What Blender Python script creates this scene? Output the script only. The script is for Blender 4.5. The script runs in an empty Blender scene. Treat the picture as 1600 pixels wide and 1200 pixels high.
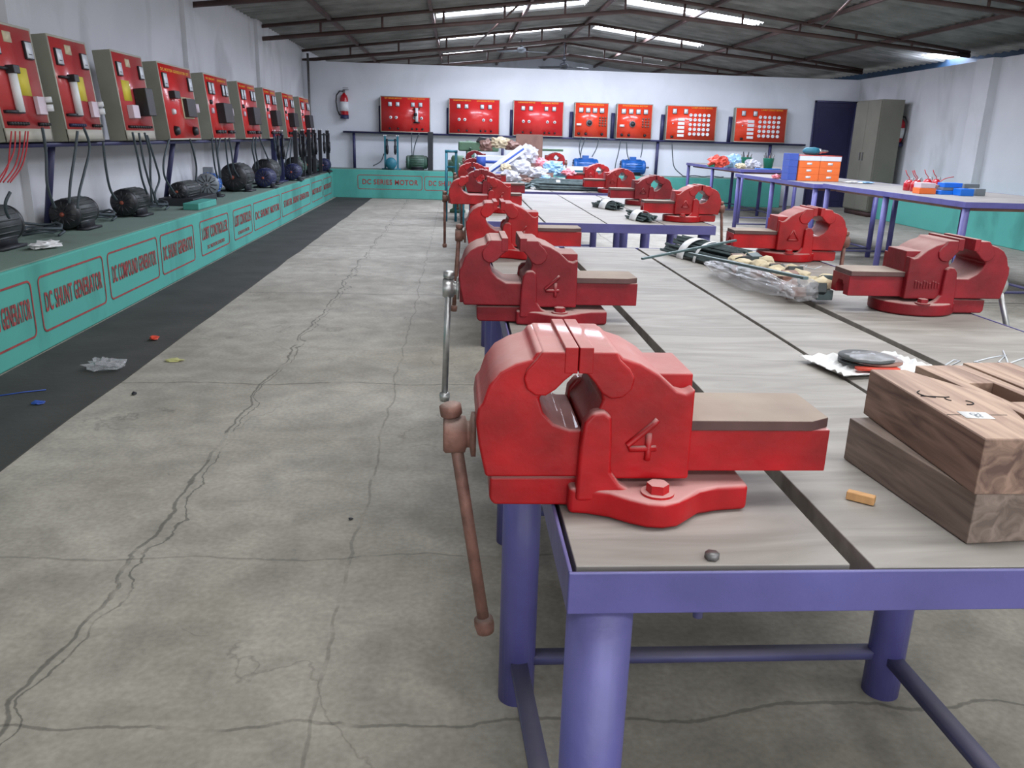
import bpy, bmesh, math, random
from mathutils import Vector, Matrix, noise, Euler
S = bpy.context.scene
C = S.collection
rnd = random.Random(7)
PI = math.pi
# ---------------------------------------------------------------- camera
CAMH = 1.2
FPX = 1283.0
pitch, roll, yaw = math.radians(16.7), math.radians(1.66), math.radians(4.15)
cF = Vector((math.sin(yaw)*math.cos(pitch), math.cos(yaw)*math.cos(pitch), -math.sin(pitch)))
R0 = Vector((math.cos(yaw), -math.sin(yaw), 0)); U0 = R0.cross(cF)
cR = R0*math.cos(roll)+U0*math.sin(roll); cU = U0*math.cos(roll)-R0*math.sin(roll)
cam = bpy.data.cameras.new('camera'); cam.sensor_width = 36; cam.lens = FPX*36/1600
cam.clip_start = .05; cam.clip_end = 200
camo = bpy.data.objects.new('camera', cam); C.objects.link(camo)
camo.matrix_world = Matrix(((cR.x, cU.x, -cF.x, 0), (cR.y, cU.y, -cF.y, 0), (cR.z, cU.z, -cF.z, CAMH), (0, 0, 0, 1)))
S.camera = camo
# ---------------------------------------------------------------- world, light, exposure
w = bpy.data.worlds.new('world'); S.world = w; w.use_nodes = True
bg = w.node_tree.nodes['Background']; bg.inputs[0].default_value = (.93, .96, 1, 1); bg.inputs[1].default_value = 1.45
S.view_settings.view_transform = 'Standard'; S.view_settings.look = 'None'
S.view_settings.gamma = 1; S.view_settings.use_curve_mapping = False
S.view_settings.exposure = 0.0
SKYL = 34.0      # brightness of the translucent roof sheets
def area(name, loc, rot, sx, sy, power, col=(.97, .985, 1)):
    l = bpy.data.lights.new(name, 'AREA'); l.shape = 'RECTANGLE'; l.size = sx; l.size_y = sy
    l.energy = power; l.color = col
    o = bpy.data.objects.new(name, l); C.objects.link(o); o.location = loc; o.rotation_euler = rot; return o
# large fill lamp added behind the camera, at the unbuilt rear of the shed
area('rear_fill_lamp', (2.4, -4.2, 2.0), (math.radians(86), 0, 0), 9, 3.4, 150)

# ---------------------------------------------------------------- helpers
def ray(px, py): return cF + cR*((px-800)/FPX) + cU*((600-py)/FPX)
def at(px, py, x=None, y=None, z=None):
    r = ray(px, py); c = Vector((0, 0, CAMH))
    t = (z-CAMH)/r.z if z is not None else (y/r.y if y is not None else x/r.x)
    return c + r*t
class MB:
    def __init__(s): s.bm = bmesh.new()
    def box(s, x0, x1, y0, y1, z0, z1, M=None):
        vs = [s.bm.verts.new((x, y, z)) for z in (z0, z1) for y in (y0, y1) for x in (x0, x1)]
        if M is not None:
            for v in vs: v.co = M @ v.co
        for f in ((0, 2, 3, 1), (4, 5, 7, 6), (0, 1, 5, 4), (2, 6, 7, 3), (0, 4, 6, 2), (1, 3, 7, 5)):
            s.bm.faces.new([vs[i] for i in f])
        return s
    def prism(s, pts, a, b, ax='y', M=None):
        def mk(p, t):
            return {'y': (p[0], t, p[1]), 'x': (t, p[0], p[1]), 'z': (p[0], p[1], t)}[ax]
        A = [s.bm.verts.new(mk(p, a)) for p in pts]; B = [s.bm.verts.new(mk(p, b)) for p in pts]
        if M is not None:
            for v in A+B: v.co = M @ v.co
        n = len(pts); fs = []
        fs.append(s.bm.faces.new(A)); fs.append(s.bm.faces.new(B[::-1]))
        for i in range(n): fs.append(s.bm.faces.new([A[i], B[i], B[(i+1) % n], A[(i+1) % n]]))
        bmesh.ops.recalc_face_normals(s.bm, faces=fs)
        return s
    def cyl(s, p0, p1, r0, r1=None, seg=16, caps=True):
        r1 = r0 if r1 is None else r1
        p0, p1 = Vector(p0), Vector(p1); d = (p1-p0).normalized()
        u = d.orthogonal().normalized(); v = d.cross(u)
        A = [s.bm.verts.new(p0+(u*math.cos(k*2*PI/seg)+v*math.sin(k*2*PI/seg))*r0) for k in range(seg)]
        B = [s.bm.verts.new(p1+(u*math.cos(k*2*PI/seg)+v*math.sin(k*2*PI/seg))*r1) for k in range(seg)]
        for k in range(seg): s.bm.faces.new([A[k], A[(k+1) % seg], B[(k+1) % seg], B[k]])
        if caps: s.bm.faces.new(A[::-1]); s.bm.faces.new(B)
        return s
    def lathe(s, prof, origin, axis, seg=24):
        o = Vector(origin); d = Vector(axis).normalized(); u = d.orthogonal().normalized(); v = d.cross(u)
        rings = [[s.bm.verts.new(o+d*h+(u*math.cos(k*2*PI/seg)+v*math.sin(k*2*PI/seg))*max(r, 1e-4)) for k in range(seg)] for r, h in prof]
        for a, b in zip(rings, rings[1:]):
            for k in range(seg): s.bm.faces.new([a[k], a[(k+1) % seg], b[(k+1) % seg], b[k]])
        s.bm.faces.new(rings[0][::-1]); s.bm.faces.new(rings[-1])
        return s
    def tube(s, pts, r, seg=6):
        pts = [Vector(p) for p in pts]; prev = None; u = None
        for i, p in enumerate(pts):
            d = (pts[min(i+1, len(pts)-1)]-pts[max(i-1, 0)]).normalized()
            u = d.orthogonal().normalized() if u is None else (u-d*u.dot(d)).normalized()
            v = d.cross(u)
            ring = [s.bm.verts.new(p+(u*math.cos(k*2*PI/seg)+v*math.sin(k*2*PI/seg))*r) for k in range(seg)]
            if prev:
                for k in range(seg): s.bm.faces.new([prev[k], prev[(k+1) % seg], ring[(k+1) % seg], ring[k]])
            else: s.bm.faces.new(ring[::-1])
            prev = ring
        s.bm.faces.new(prev)
        return s
    def crumple(s, c, rad, amp=.35, sub=3, seed=0, freq=2.2, flat=True):
        g = bmesh.ops.create_icosphere(s.bm, subdivisions=sub, radius=1)
        for v in g['verts']:
            n = v.co.copy()
            k = 1+amp*(abs(noise.noise(n*freq+Vector((seed*3.1, 0, 0))))*2-.5)+amp*.5*noise.noise(n*freq*2.7+Vector((0, seed, 0)))
            q = n*k
            v.co = Vector((c[0]+q.x*rad[0], c[1]+q.y*rad[1], c[2]+q.z*rad[2]))
            if flat and v.co.z < c[2]-rad[2]*.8: v.co.z = c[2]-rad[2]*.8
        return s
    def build(s, name, m, parent=None, bevel=0, seg=2, smooth=30, loc=None, rz=None):
        me = bpy.data.meshes.new(name); 
        for f in s.bm.faces: f.smooth = smooth > 0
        if smooth and bevel == 0:
            for e in s.bm.edges:
                if len(e.link_faces) == 2 and e.calc_face_angle(0) > math.radians(smooth): e.smooth = False
        s.bm.to_mesh(me); s.bm.free(); me.materials.append(m)
        o = bpy.data.objects.new(name, me); C.objects.link(o)
        if parent is not None: o.parent = parent
        if loc is not None: o.location = loc
        if rz is not None: o.rotation_euler.z = rz
        if bevel:
            b = o.modifiers.new('bevel', 'BEVEL'); b.width = bevel; b.segments = seg; b.limit_method = 'ANGLE'; b.angle_limit = math.radians(34)
            b.harden_normals = True
        return o
def tag(o, label=None, cat=None, group=None, kind=None):
    if label: o['label'] = label
    if cat: o['category'] = cat
    if group: o['group'] = group
    if kind: o['kind'] = kind
    return o
def empty(name, loc=(0, 0, 0), rz=0, label=None, cat=None, group=None):
    o = bpy.data.objects.new(name, None); C.objects.link(o); o.empty_display_size = .05
    o.location = loc; o.rotation_euler.z = rz
    return tag(o, label, cat, group)
def struct(o): o['kind'] = 'structure'; return o
KIDS = {}
def children_of(o): return [c for c in C.objects if c.parent == o]
def copy_tree(o, parent=None):
    ch = children_of(o)
    c = o.copy(); C.objects.link(c); c.parent = parent
    for k in ch: copy_tree(k, c)
    return c
def text_mesh(name, txt, m, size=.1, parent=None, M=None, ext=.0008, sx=1, bold=0):
    cu = bpy.data.curves.new(name+'_curve', 'FONT'); cu.body = txt; cu.size = size; cu.extrude = ext
    cu.align_x = 'CENTER'; cu.align_y = 'CENTER'; cu.offset = bold; cu.space_character = 1.12
    t = bpy.data.objects.new(name+'_tmp', cu); C.objects.link(t)
    me = bpy.data.meshes.new_from_object(t)
    bpy.data.objects.remove(t); bpy.data.curves.remove(cu)
    me.transform(Matrix.Diagonal((sx, 1, 1, 1)))
    if M is not None: me.transform(M)
    me.materials.clear(); me.materials.append(m)
    o = bpy.data.objects.new(name, me); C.objects.link(o)
    if parent is not None: o.parent = parent
    return o
FACE_NY = Matrix.Rotation(PI/2, 4, 'X')        # text facing -Y, reading along +X

# ---------------------------------------------------------------- materials
def srgb(c):
    return tuple((x/255/12.92 if x/255 <= .04045 else ((x/255+.055)/1.055)**2.4) for x in c)+(1,)
def mat(name, col, rough=.6, metal=0, var=.12, scale=6, bump=0, bscale=40, dust=0, dustcol=(176, 168, 160), emit=0, alpha=1, col2=None, stretch=None, spec=.5, coat=0):
    m = bpy.data.materials.new(name); m.use_nodes = True
    nt = m.node_tree; N = nt.nodes; L = nt.links; b = N['Principled BSDF']
    b.inputs['Roughness'].default_value = rough; b.inputs['Metallic'].default_value = metal
    b.inputs['Specular IOR Level'].default_value = spec
    b.inputs['Coat Weight'].default_value = coat
    tc = N.new('ShaderNodeTexCoord'); mp = N.new('ShaderNodeMapping'); L.new(tc.outputs['Object'], mp.inputs[0])
    if stretch: mp.inputs['Scale'].default_value = stretch
    n = N.new('ShaderNodeTexNoise'); n.inputs['Scale'].default_value = scale; n.inputs['Detail'].default_value = 6
    L.new(mp.outputs[0], n.inputs[0])
    c = srgb(col); lo = tuple(x*(1-var*1.3) for x in c[:3])+(1,); hi = tuple(min(1, x*(1+var)) for x in c[:3])+(1,)
    if col2: hi = srgb(col2); lo = c
    mx = N.new('ShaderNodeMix'); mx.data_type = 'RGBA'; mx.inputs[6].default_value = lo; mx.inputs[7].default_value = hi
    rp = N.new('ShaderNodeMapRange'); rp.inputs[1].default_value = .3; rp.inputs[2].default_value = .7
    L.new(n.outputs[0], rp.inputs[0]); L.new(rp.outputs[0], mx.inputs[0]); out = mx.outputs[2]
    if dust:
        g = N.new('ShaderNodeNewGeometry'); sp = N.new('ShaderNodeSeparateXYZ'); L.new(g.outputs['Normal'], sp.inputs[0])
        r2 = N.new('ShaderNodeMapRange'); r2.inputs[1].default_value = .35; r2.inputs[2].default_value = .92; r2.inputs[4].default_value = dust
        L.new(sp.outputs[2], r2.inputs[0])
        n2 = N.new('ShaderNodeTexNoise'); n2.inputs['Scale'].default_value = 9; n2.inputs['Detail'].default_value = 5; L.new(tc.outputs['Object'], n2.inputs[0])
        r3 = N.new('ShaderNodeMapRange'); r3.inputs[1].default_value = .3; r3.inputs[2].default_value = .62; r3.inputs[3].default_value = .62
        L.new(n2.outputs[0], r3.inputs[0])
        mm = N.new('ShaderNodeMath'); mm.operation = 'MULTIPLY'; L.new(r2.outputs[0], mm.inputs[0]); L.new(r3.outputs[0], mm.inputs[1])
        m2 = N.new('ShaderNodeMix'); m2.data_type = 'RGBA'; L.new(mm.outputs[0], m2.inputs[0]); L.new(out, m2.inputs[6]); m2.inputs[7].default_value = srgb(dustcol)
        out = m2.outputs[2]
        r4 = N.new('ShaderNodeMapRange'); r4.inputs[3].default_value = rough; r4.inputs[4].default_value = .9
        L.new(mm.outputs[0], r4.inputs[0]); L.new(r4.outputs[0], b.inputs['Roughness'])
    L.new(out, b.inputs['Base Color'])
    if emit:
        b.inputs['Emission Strength'].default_value = emit; b.inputs['Emission Color'].default_value = srgb(col)
    if alpha < 1: b.inputs['Alpha'].default_value = alpha
    if bump:
        n3 = N.new('ShaderNodeTexNoise'); n3.inputs['Scale'].default_value = bscale; n3.inputs['Detail'].default_value = 5
        L.new(mp.outputs[0], n3.inputs[0])
        bp = N.new('ShaderNodeBump'); bp.inputs['Strength'].default_value = bump; bp.inputs['Distance'].default_value = .01
        L.new(n3.outputs[0], bp.inputs['Height']); L.new(bp.outputs[0], b.inputs['Normal'])
    return m
M = {}
M['vise'] = mat('vise_red_enamel', (160, 6, 16), .45, spec=.35, var=.3, scale=11, bump=.18, bscale=26, dust=.92, dustcol=(192, 150, 146), coat=.1)
M['vise_dark'] = mat('vise_dull_red', (124, 16, 28), .5, spec=.35, var=.3, scale=10, bump=.18, bscale=26, dust=.92, dustcol=(186, 156, 150))
M['rust'] = mat('rusty_steel', (128, 92, 82), .65, .35, var=.3, scale=30, bump=.3, bscale=60, dust=.4)
M['slide_top'] = mat('machined_slide_top', (92, 66, 64), .55, .3, var=.2, scale=16, dust=.9, dustcol=(172, 158, 145))
M['steel'] = mat('bright_steel', (185, 185, 185), .35, .8, var=.2, scale=30)
M['dull_steel'] = mat('dull_steel', (120, 118, 118), .5, .6, var=.2, scale=40)
M['purple'] = mat('violet_paint', (88, 85, 146), .42, var=.12, scale=8, bump=.15, bscale=30, dust=.25, dustcol=(150, 148, 170))
M['purple2'] = mat('slate_violet_paint', (80, 80, 122), .5, var=.15, scale=8, dust=.3)
M['shelfblue'] = mat('dark_blue_paint', (54, 54, 92), .5, var=.15, scale=8)
M['black'] = mat('black_plastic', (28, 29, 33), .45, var=.15)
M['darksteel'] = mat('black_painted_steel', (34, 36, 42), .5, var=.2, scale=10)
M['white'] = mat('white_plastic', (226, 228, 230), .4, var=.04)
M['meter'] = mat('meter_face_white', (222, 226, 232), .3, var=.04)
M['beige'] = mat('beige_grey_enamel', (140, 140, 126), .5, var=.08, scale=4)
M['beige_light'] = mat('pale_panel_edge', (176, 172, 158), .5, var=.06, scale=4)
M['panelred'] = mat('panel_red', (206, 44, 44), .3, var=.08, scale=4, coat=.3)
M['panelpink'] = mat('panel_red_faded', (190, 64, 66), .3, var=.08, scale=4, coat=.3)
M['panelorange'] = mat('panel_orange_red', (226, 66, 40), .25, var=.08, scale=4, coat=.4)
M['yellow'] = mat('yellow_paint', (214, 196, 60), .6, var=.08)
M['titleyellow'] = mat('title_yellow', (232, 170, 40), .6, var=.06)
M['pinkwhite'] = mat('pinkish_white_plastic', (206, 190, 200), .5, var=.06)
M['blue'] = mat('motor_blue', (28, 92, 168), .35, var=.12, coat=.2)
M['navy'] = mat('navy_paint', (30, 36, 76), .5, var=.15)
M['motordark'] = mat('dark_motor_paint', (44, 50, 52), .5, var=.25, scale=12, dust=.35, dustcol=(110, 110, 104))
M['motorgreen'] = mat('green_motor_paint', (60, 92, 78), .5, var=.2, scale=10, dust=.3)
M['motorgrey'] = mat('grey_motor_paint', (128, 134, 140), .45, .2, var=.15, scale=12, dust=.3)
M['cable'] = mat('grey_cable', (62, 72, 78), .6, var=.1)
M['redwire'] = mat('red_wire', (176, 40, 50), .6, var=.1)
M['orangecu'] = mat('orange_shaft_end', (150, 76, 58), .5, var=.1)
M['teal2'] = mat('teal_steel', (36, 110, 128), .5, var=.15)
M['green'] = mat('machine_green', (74, 104, 80), .5, var=.15, scale=8)
M['pale'] = mat('crumpled_white_plastic', (208, 208, 216), .35, var=.15, scale=12, alpha=.85)
M['clear'] = mat('clear_plastic_film', (196, 196, 200), .22, var=.12, scale=14, alpha=.36)
M['paper'] = mat('white_paper', (222, 222, 222), .7, var=.06)
M['cream'] = mat('cream_paper', (204, 190, 160), .8, var=.14, scale=20)
M['brownboard'] = mat('brown_board', (122, 92, 84), .7, var=.2, scale=10, col2=(146, 112, 100))
M['pinkpl'] = mat('pink_plastic', (230, 140, 150), .4, var=.12)
M['ltblue'] = mat('light_blue_plastic', (150, 190, 222), .4, var=.15, scale=10)
M['orangenet'] = mat('orange_red_plastic', (206, 70, 50), .5, var=.25, scale=20)
M['dgreen'] = mat('green_plastic', (20, 118, 92), .4, var=.15)
M['orangebox'] = mat('orange_card', (232, 112, 50), .6, var=.08)
M['bluebox'] = mat('blue_card', (60, 84, 164), .6, var=.08)
M['bluetray'] = mat('bright_blue_plastic', (22, 110, 214), .4, var=.1)
M['greytray'] = mat('grey_card', (112, 120, 128), .7, var=.12)
M['redcan'] = mat('red_gloss_paint', (176, 20, 34), .25, var=.15, coat=.4)
M['bundle'] = mat('dark_green_grey_steel', (84, 98, 100), .5, .3, var=.3, scale=25)
M['barsteel'] = mat('green_grey_bar', (92, 112, 114), .5, .4, var=.15, scale=20)
M['boxwhite'] = mat('white_carton', (214, 218, 228), .6, var=.04)
M['boxblue'] = mat('blue_carton_print', (52, 84, 168), .6, var=.06)
M['chalk'] = mat('white_chalk', (206, 210, 216), .9, var=.05)
M['rubber'] = mat('black_rubber_mat', (66, 66, 64), .85, var=.16, scale=3, bump=.2, bscale=30, spec=.25)
M['door'] = mat('dark_blue_door', (34, 32, 72), .5, var=.1, scale=3)
M['cabinet'] = mat('grey_olive_cabinet', (112, 110, 98), .5, var=.08, scale=3)
M['cabinet_in'] = mat('cabinet_kick', (62, 40, 38), .7, var=.08)
M['bluesheet'] = mat('blue_roof_flashing', (24, 56, 84), .6, var=.35, scale=2)
M['rooftube'] = mat('brown_red_oxide_tube', (84, 64, 60), .6, .1, var=.25, scale=3)
M['signred'] = mat('sign_red_paint', (150, 62, 62), .8, var=.25, scale=30)
M['signfaint'] = mat('faded_sign_red', (128, 112, 112), .8, var=.2, scale=30)
M['leaf'] = mat('dry_leaf', (178, 176, 120), .8, var=.15)
M['chip'] = mat('pale_wood', (196, 150, 100), .7, var=.15, scale=20, stretch=(1, 6, 1))
M['sky'] = mat('translucent_roof_sheet', (228, 235, 252), .6, emit=SKYL, var=.0)
M['sky_near'] = mat('added_near_roof_light', (236, 238, 240), .6, emit=SKYL*.5, var=.0)  # weaker glow for unseen near strips, added to brighten the table tops
M['dark_mark'] = mat('near_black_mark', (30, 26, 28), .9, var=.1)  # near-black colour of the pen mark and the saw cut line

def wood(name, a, b, sc=9, stretch=(8, .7, 8)):
    m = bpy.data.materials.new(name); m.use_nodes = True; nt = m.node_tree; N = nt.nodes; L = nt.links; p = N['Principled BSDF']
    tc = N.new('ShaderNodeTexCoord'); mp = N.new('ShaderNodeMapping'); mp.inputs['Scale'].default_value = stretch; L.new(tc.outputs['Object'], mp.inputs[0])
    n = N.new('ShaderNodeTexNoise'); n.inputs['Scale'].default_value = sc; n.inputs['Detail'].default_value = 8; n.inputs['Distortion'].default_value = 1.4; L.new(mp.outputs[0], n.inputs[0])
    r = N.new('ShaderNodeValToRGB'); r.color_ramp.elements[0].position = .36; r.color_ramp.elements[0].color = srgb(a); r.color_ramp.elements[1].position = .66; r.color_ramp.elements[1].color = srgb(b)
    L.new(n.outputs[0], r.inputs[0]); L.new(r.outputs[0], p.inputs['Base Color']); p.inputs['Roughness'].default_value = .6
    bp = N.new('ShaderNodeBump'); bp.inputs['Strength'].default_value = .12; L.new(n.outputs[0], bp.inputs['Height']); L.new(bp.outputs[0], p.inputs['Normal'])
    return m
M['wood'] = wood('brown_hardwood', (92, 68, 60), (150, 122, 106), 5)
M['wood_top'] = wood('planed_hardwood', (136, 108, 94), (182, 154, 134), 5)
M['wood_grey'] = wood('dusty_hardwood', (98, 84, 76), (134, 118, 108), 6)
M['plank'] = wood('dusty_grey_planks', (132, 127, 121), (156, 151, 145), 3, (1, 5, 5))

def concrete():
    m = bpy.data.materials.new('worn_concrete'); m.use_nodes = True; nt = m.node_tree; N = nt.nodes; L = nt.links; p = N['Principled BSDF']
    g = N.new('ShaderNodeNewGeometry')
    def nz(sc, det=6, dist=0, off=0):
        mp = N.new('ShaderNodeMapping'); mp.inputs['Location'].default_value = (off, off, 0); L.new(g.outputs['Position'], mp.inputs[0])
        n = N.new('ShaderNodeTexNoise'); n.inputs['Scale'].default_value = sc; n.inputs['Detail'].default_value = det; n.inputs['Distortion'].default_value = dist; L.new(mp.outputs[0], n.inputs[0]); return n
    n1 = nz(1.1, 8, .6); n2 = nz(7, 8, .3, 5); n3 = nz(60, 4, 0, 2)
    r = N.new('ShaderNodeValToRGB'); e = r.color_ramp.elements; e[0].position = .3; e[0].color = srgb((138, 133, 122)); e[1].position = .7; e[1].color = srgb((166, 161, 150)); L.new(n1.outputs[0], r.inputs[0])
    r2 = N.new('ShaderNodeMapRange'); r2.inputs[1].default_value = .3; r2.inputs[2].default_value = .7; r2.inputs[3].default_value = .8; r2.inputs[4].default_value = 1.13; L.new(n2.outputs[0], r2.inputs[0])
    r3 = N.new('ShaderNodeMapRange'); r3.inputs[1].default_value = .3; r3.inputs[2].default_value = .7; r3.inputs[3].default_value = .86; r3.inputs[4].default_value = 1.1; L.new(n3.outputs[0], r3.inputs[0])
    v1 = N.new('ShaderNodeVectorMath'); v1.operation = 'SCALE'; L.new(r.outputs[0], v1.inputs[0]); L.new(r2.outputs[0], v1.inputs[3])
    v2 = N.new('ShaderNodeVectorMath'); v2.operation = 'SCALE'; L.new(v1.outputs[0], v2.inputs[0]); L.new(r3.outputs[0], v2.inputs[3])
    # cracks: wobbling slab joints and a broken web
    wob = nz(2.4, 7, .2, 9); w3 = N.new('ShaderNodeVectorMath'); w3.operation = 'SUBTRACT'; L.new(wob.outputs[1], w3.inputs[0]); w3.inputs[1].default_value = (.5, .5, .5)
    w4 = N.new('ShaderNodeVectorMath'); w4.operation = 'SCALE'; w4.inputs[3].default_value = .9; L.new(w3.outputs[0], w4.inputs[0])
    w5 = N.new('ShaderNodeVectorMath'); w5.operation = 'ADD'; L.new(w4.outputs[0], w5.inputs[0]); L.new(g.outputs['Position'], w5.inputs[1])
    vo = N.new('ShaderNodeTexVoronoi'); vo.feature = 'DISTANCE_TO_EDGE'; vo.inputs['Scale'].default_value = .75; L.new(w5.outputs[0], vo.inputs['Vector'])
    cr = N.new('ShaderNodeMapRange'); cr.inputs[1].default_value = .0; cr.inputs[2].default_value = .006; cr.inputs[3].default_value = .72; cr.inputs[4].default_value = 1; L.new(vo.outputs['Distance'], cr.inputs[0])
    # fade parts of the web
    f = nz(.9, 3, 0, 3); fr = N.new('ShaderNodeMapRange'); fr.inputs[1].default_value = .44; fr.inputs[2].default_value = .5; L.new(f.outputs[0], fr.inputs[0])
    mx = N.new('ShaderNodeMath'); mx.operation = 'MAXIMUM'; L.new(cr.outputs[0], mx.inputs[0]); L.new(fr.outputs[0], mx.inputs[1])
    jm = N.new('ShaderNodeMapRange'); jm.inputs[1].default_value = .42; jm.inputs[2].default_value = .62; jm.inputs[3].default_value = 0; jm.inputs[4].default_value = .92; jn = nz(3.5, 7, 1, 17); L.new(jn.outputs[0], jm.inputs[0])
    v3 = N.new('ShaderNodeVectorMath'); v3.operation = 'SCALE'; L.new(v2.outputs[0], v3.inputs[0]); L.new(mx.outputs[0], v3.inputs[3])
    # long slab joints at fixed X and cross joints at fixed Y
    sp = N.new('ShaderNodeSeparateXYZ'); L.new(g.outputs['Position'], sp.inputs[0])
    ws = N.new('ShaderNodeSeparateXYZ'); L.new(w3.outputs[0], ws.inputs[0])
    cur = v3.outputs[0]
    def joint(axis, pos, width, depth, wobble):
        nonlocal cur
        a = N.new('ShaderNodeMath'); a.operation = 'MULTIPLY_ADD'; L.new(ws.outputs[0], a.inputs[0]); a.inputs[1].default_value = wobble; L.new(sp.outputs[axis], a.inputs[2])
        s_ = N.new('ShaderNodeMath'); s_.operation = 'SUBTRACT'; L.new(a.outputs[0], s_.inputs[0]); s_.inputs[1].default_value = pos
        ab = N.new('ShaderNodeMath'); ab.operation = 'ABSOLUTE'; L.new(s_.outputs[0], ab.inputs[0])
        mr = N.new('ShaderNodeMapRange'); mr.inputs[1].default_value = width*.5; mr.inputs[2].default_value = width; mr.inputs[3].default_value = depth; mr.inputs[4].default_value = 1; L.new(ab.outputs[0], mr.inputs[0])
        jx = N.new('ShaderNodeMath'); jx.operation = 'MAXIMUM'; L.new(mr.outputs[0], jx.inputs[0]); L.new(jm.outputs[0], jx.inputs[1])
        v = N.new('ShaderNodeVectorMath'); v.operation = 'SCALE'; L.new(cur, v.inputs[0]); L.new(jx.outputs[0], v.inputs[3]); cur = v.outputs[0]
    joint(0, -.93, .007, .5, .22); joint(0, -.90, .004, .5, .34); joint(0, -.30, .006, .72, .12); joint(0, 1.9, .01, .6, .1); joint(0, 3.6, .012, .6, .1)
    joint(1, 1.49, .007, .6, .25); joint(1, 3.97, .01, .6, .2); joint(1, 2.2, .006, .72, .15); joint(1, 6.4, .014, .65, .2); joint(1, 9.2, .02, .65, .2); joint(1, 12.5, .02, .65, .2)
    L.new(cur, p.inputs['Base Color']); p.inputs['Roughness'].default_value = .78; p.inputs['Specular IOR Level'].default_value = .35
    bp = N.new('ShaderNodeBump'); bp.inputs['Strength'].default_value = .25; bp.inputs['Distance'].default_value = .01; L.new(n2.outputs[0], bp.inputs['Height']); L.new(bp.outputs[0], p.inputs['Normal'])
    return m
M['floor'] = concrete()
def plaster(name, col, stain, sc=1.2):
    m = mat(name, col, .85, var=.05, scale=sc, bump=.08, bscale=20, spec=.2)
    nt = m.node_tree; N = nt.nodes; L = nt.links; b = N['Principled BSDF']
    src = b.inputs['Base Color'].links[0].from_socket
    g = N.new('ShaderNodeNewGeometry')
    n = N.new('ShaderNodeTexNoise'); n.inputs['Scale'].default_value = 1.6; n.inputs['Detail'].default_value = 9; n.inputs['Distortion'].default_value = .5
    mp = N.new('ShaderNodeMapping'); mp.inputs['Scale'].default_value = (1, 1, .5); L.new(g.outputs['Position'], mp.inputs[0]); L.new(mp.outputs[0], n.inputs[0])
    r = N.new('ShaderNodeMapRange'); r.inputs[1].default_value = .52; r.inputs[2].default_value = .78; L.new(n.outputs[0], r.inputs[0])
    mx = N.new('ShaderNodeMix'); mx.data_type = 'RGBA'; L.new(r.outputs[0], mx.inputs[0]); L.new(src, mx.inputs[6]); mx.inputs[7].default_value = srgb(stain); L.new(mx.outputs[2], b.inputs['Base Color'])
    return m
M['wall'] = plaster('whitewashed_plaster', (206, 206, 210), (176, 176, 178))
M['wall_back'] = plaster('white_painted_wall', (216, 219, 226), (205, 208, 214))
M['teal'] = plaster('teal_paint', (84, 160, 149), (64, 122, 112))
M['tealtop'] = plaster('dirty_teal_ledge', (118, 136, 126), (100, 108, 100))
M['roof'] = mat('weathered_roof_sheet', (124, 124, 120), .7, var=.3, scale=2.5)
M['gable'] = plaster('gable_blockwork', (190, 196, 204), (150, 154, 160))

# ---------------------------------------------------------------- structure
XL, XR, YB, YG = -2.95, 8.03, 16.95, 25.0
struct(MB().box(XL-.3, XR+.6, -5, YG, -.12, 0).build('floor', M['floor'], smooth=0))
struct(MB().box(XL-.22, XL, -5, YG, 0, 2.74).build('wall_left', M['wall'], smooth=0))
for k, y in enumerate((2.2, 5.95, 9.7, 13.1)):
    struct(MB().box(XL-.02, XL+.05, y, y+.32, .5, 2.74).build('trim_%d' % (k+1), M['wall'], smooth=0))
struct(MB().box(XL, XR+.2, YB, YB+.14, 0, 2.49).build('wall_back', M['wall_back'], smooth=0))
struct(MB().prism([(7.72, 9.6), (8.03, YB), (8.03, YG), (8.3, YG), (8.3, -5), (7.1, -5), (7.1, 2)], 0, 2.5, 'z').build('wall_right', M['wall'], smooth=0))
struct(MB().box(7.7, 7.85, 12.2, 12.6, 0, 2.5).build('trim_9', M['wall'], smooth=0))
# teal plinths
pl = MB(); pts = [(-2.22, -5), (-2.25, 4), (-2.28, 9), (-2.36, 16.4), (XL+.001, 16.4), (XL+.001, -5)]
pl.prism(pts, 0, .485, 'z'); left_pl = struct(pl.build('baseboard_left', M['teal'], bevel=.012, smooth=0))
tp = MB().prism([(x+(-.015 if x > -2.6 else 0), y) for x, y in pts], .485, .492, 'z'); o = struct(tp.build('trim_5', M['tealtop'], smooth=0))
back_pl = struct(MB().box(XL, 6.45, 16.4, YB, 0, .535).build('baseboard_back', M['teal'], bevel=.012, smooth=0))
struct(MB().box(XL, 6.45, 16.42, YB, .535, .542).build('trim_6', M['tealtop'], smooth=0))
struct(MB().prism([(7.0, -5), (7.16, 10), (7.40, 14.5), (7.95, 14.5), (7.75, 9.6), (7.2, -5)], 0, .56, 'z').build('baseboard_right', M['teal'], bevel=.01, smooth=0))
# rubber mat along the left plinth
mt = MB(); L_, R_ = [], []
for i in range(60):
    y = -1+i*(17.4/59); L_.append((-2.235-.006*max(0, y-4)-.0, y)); R_.append((-1.63+.02*noise.noise(Vector((y*1.3, 0, 0)))+.012*noise.noise(Vector((y*5, 3, 0))), y))
mt.prism(L_+R_[::-1], 0, .006, 'z')
tag(mt.build('rubber_mat', M['rubber'], smooth=0), 'long black rubber mat lying on the floor along the teal plinth', 'mat')
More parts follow.
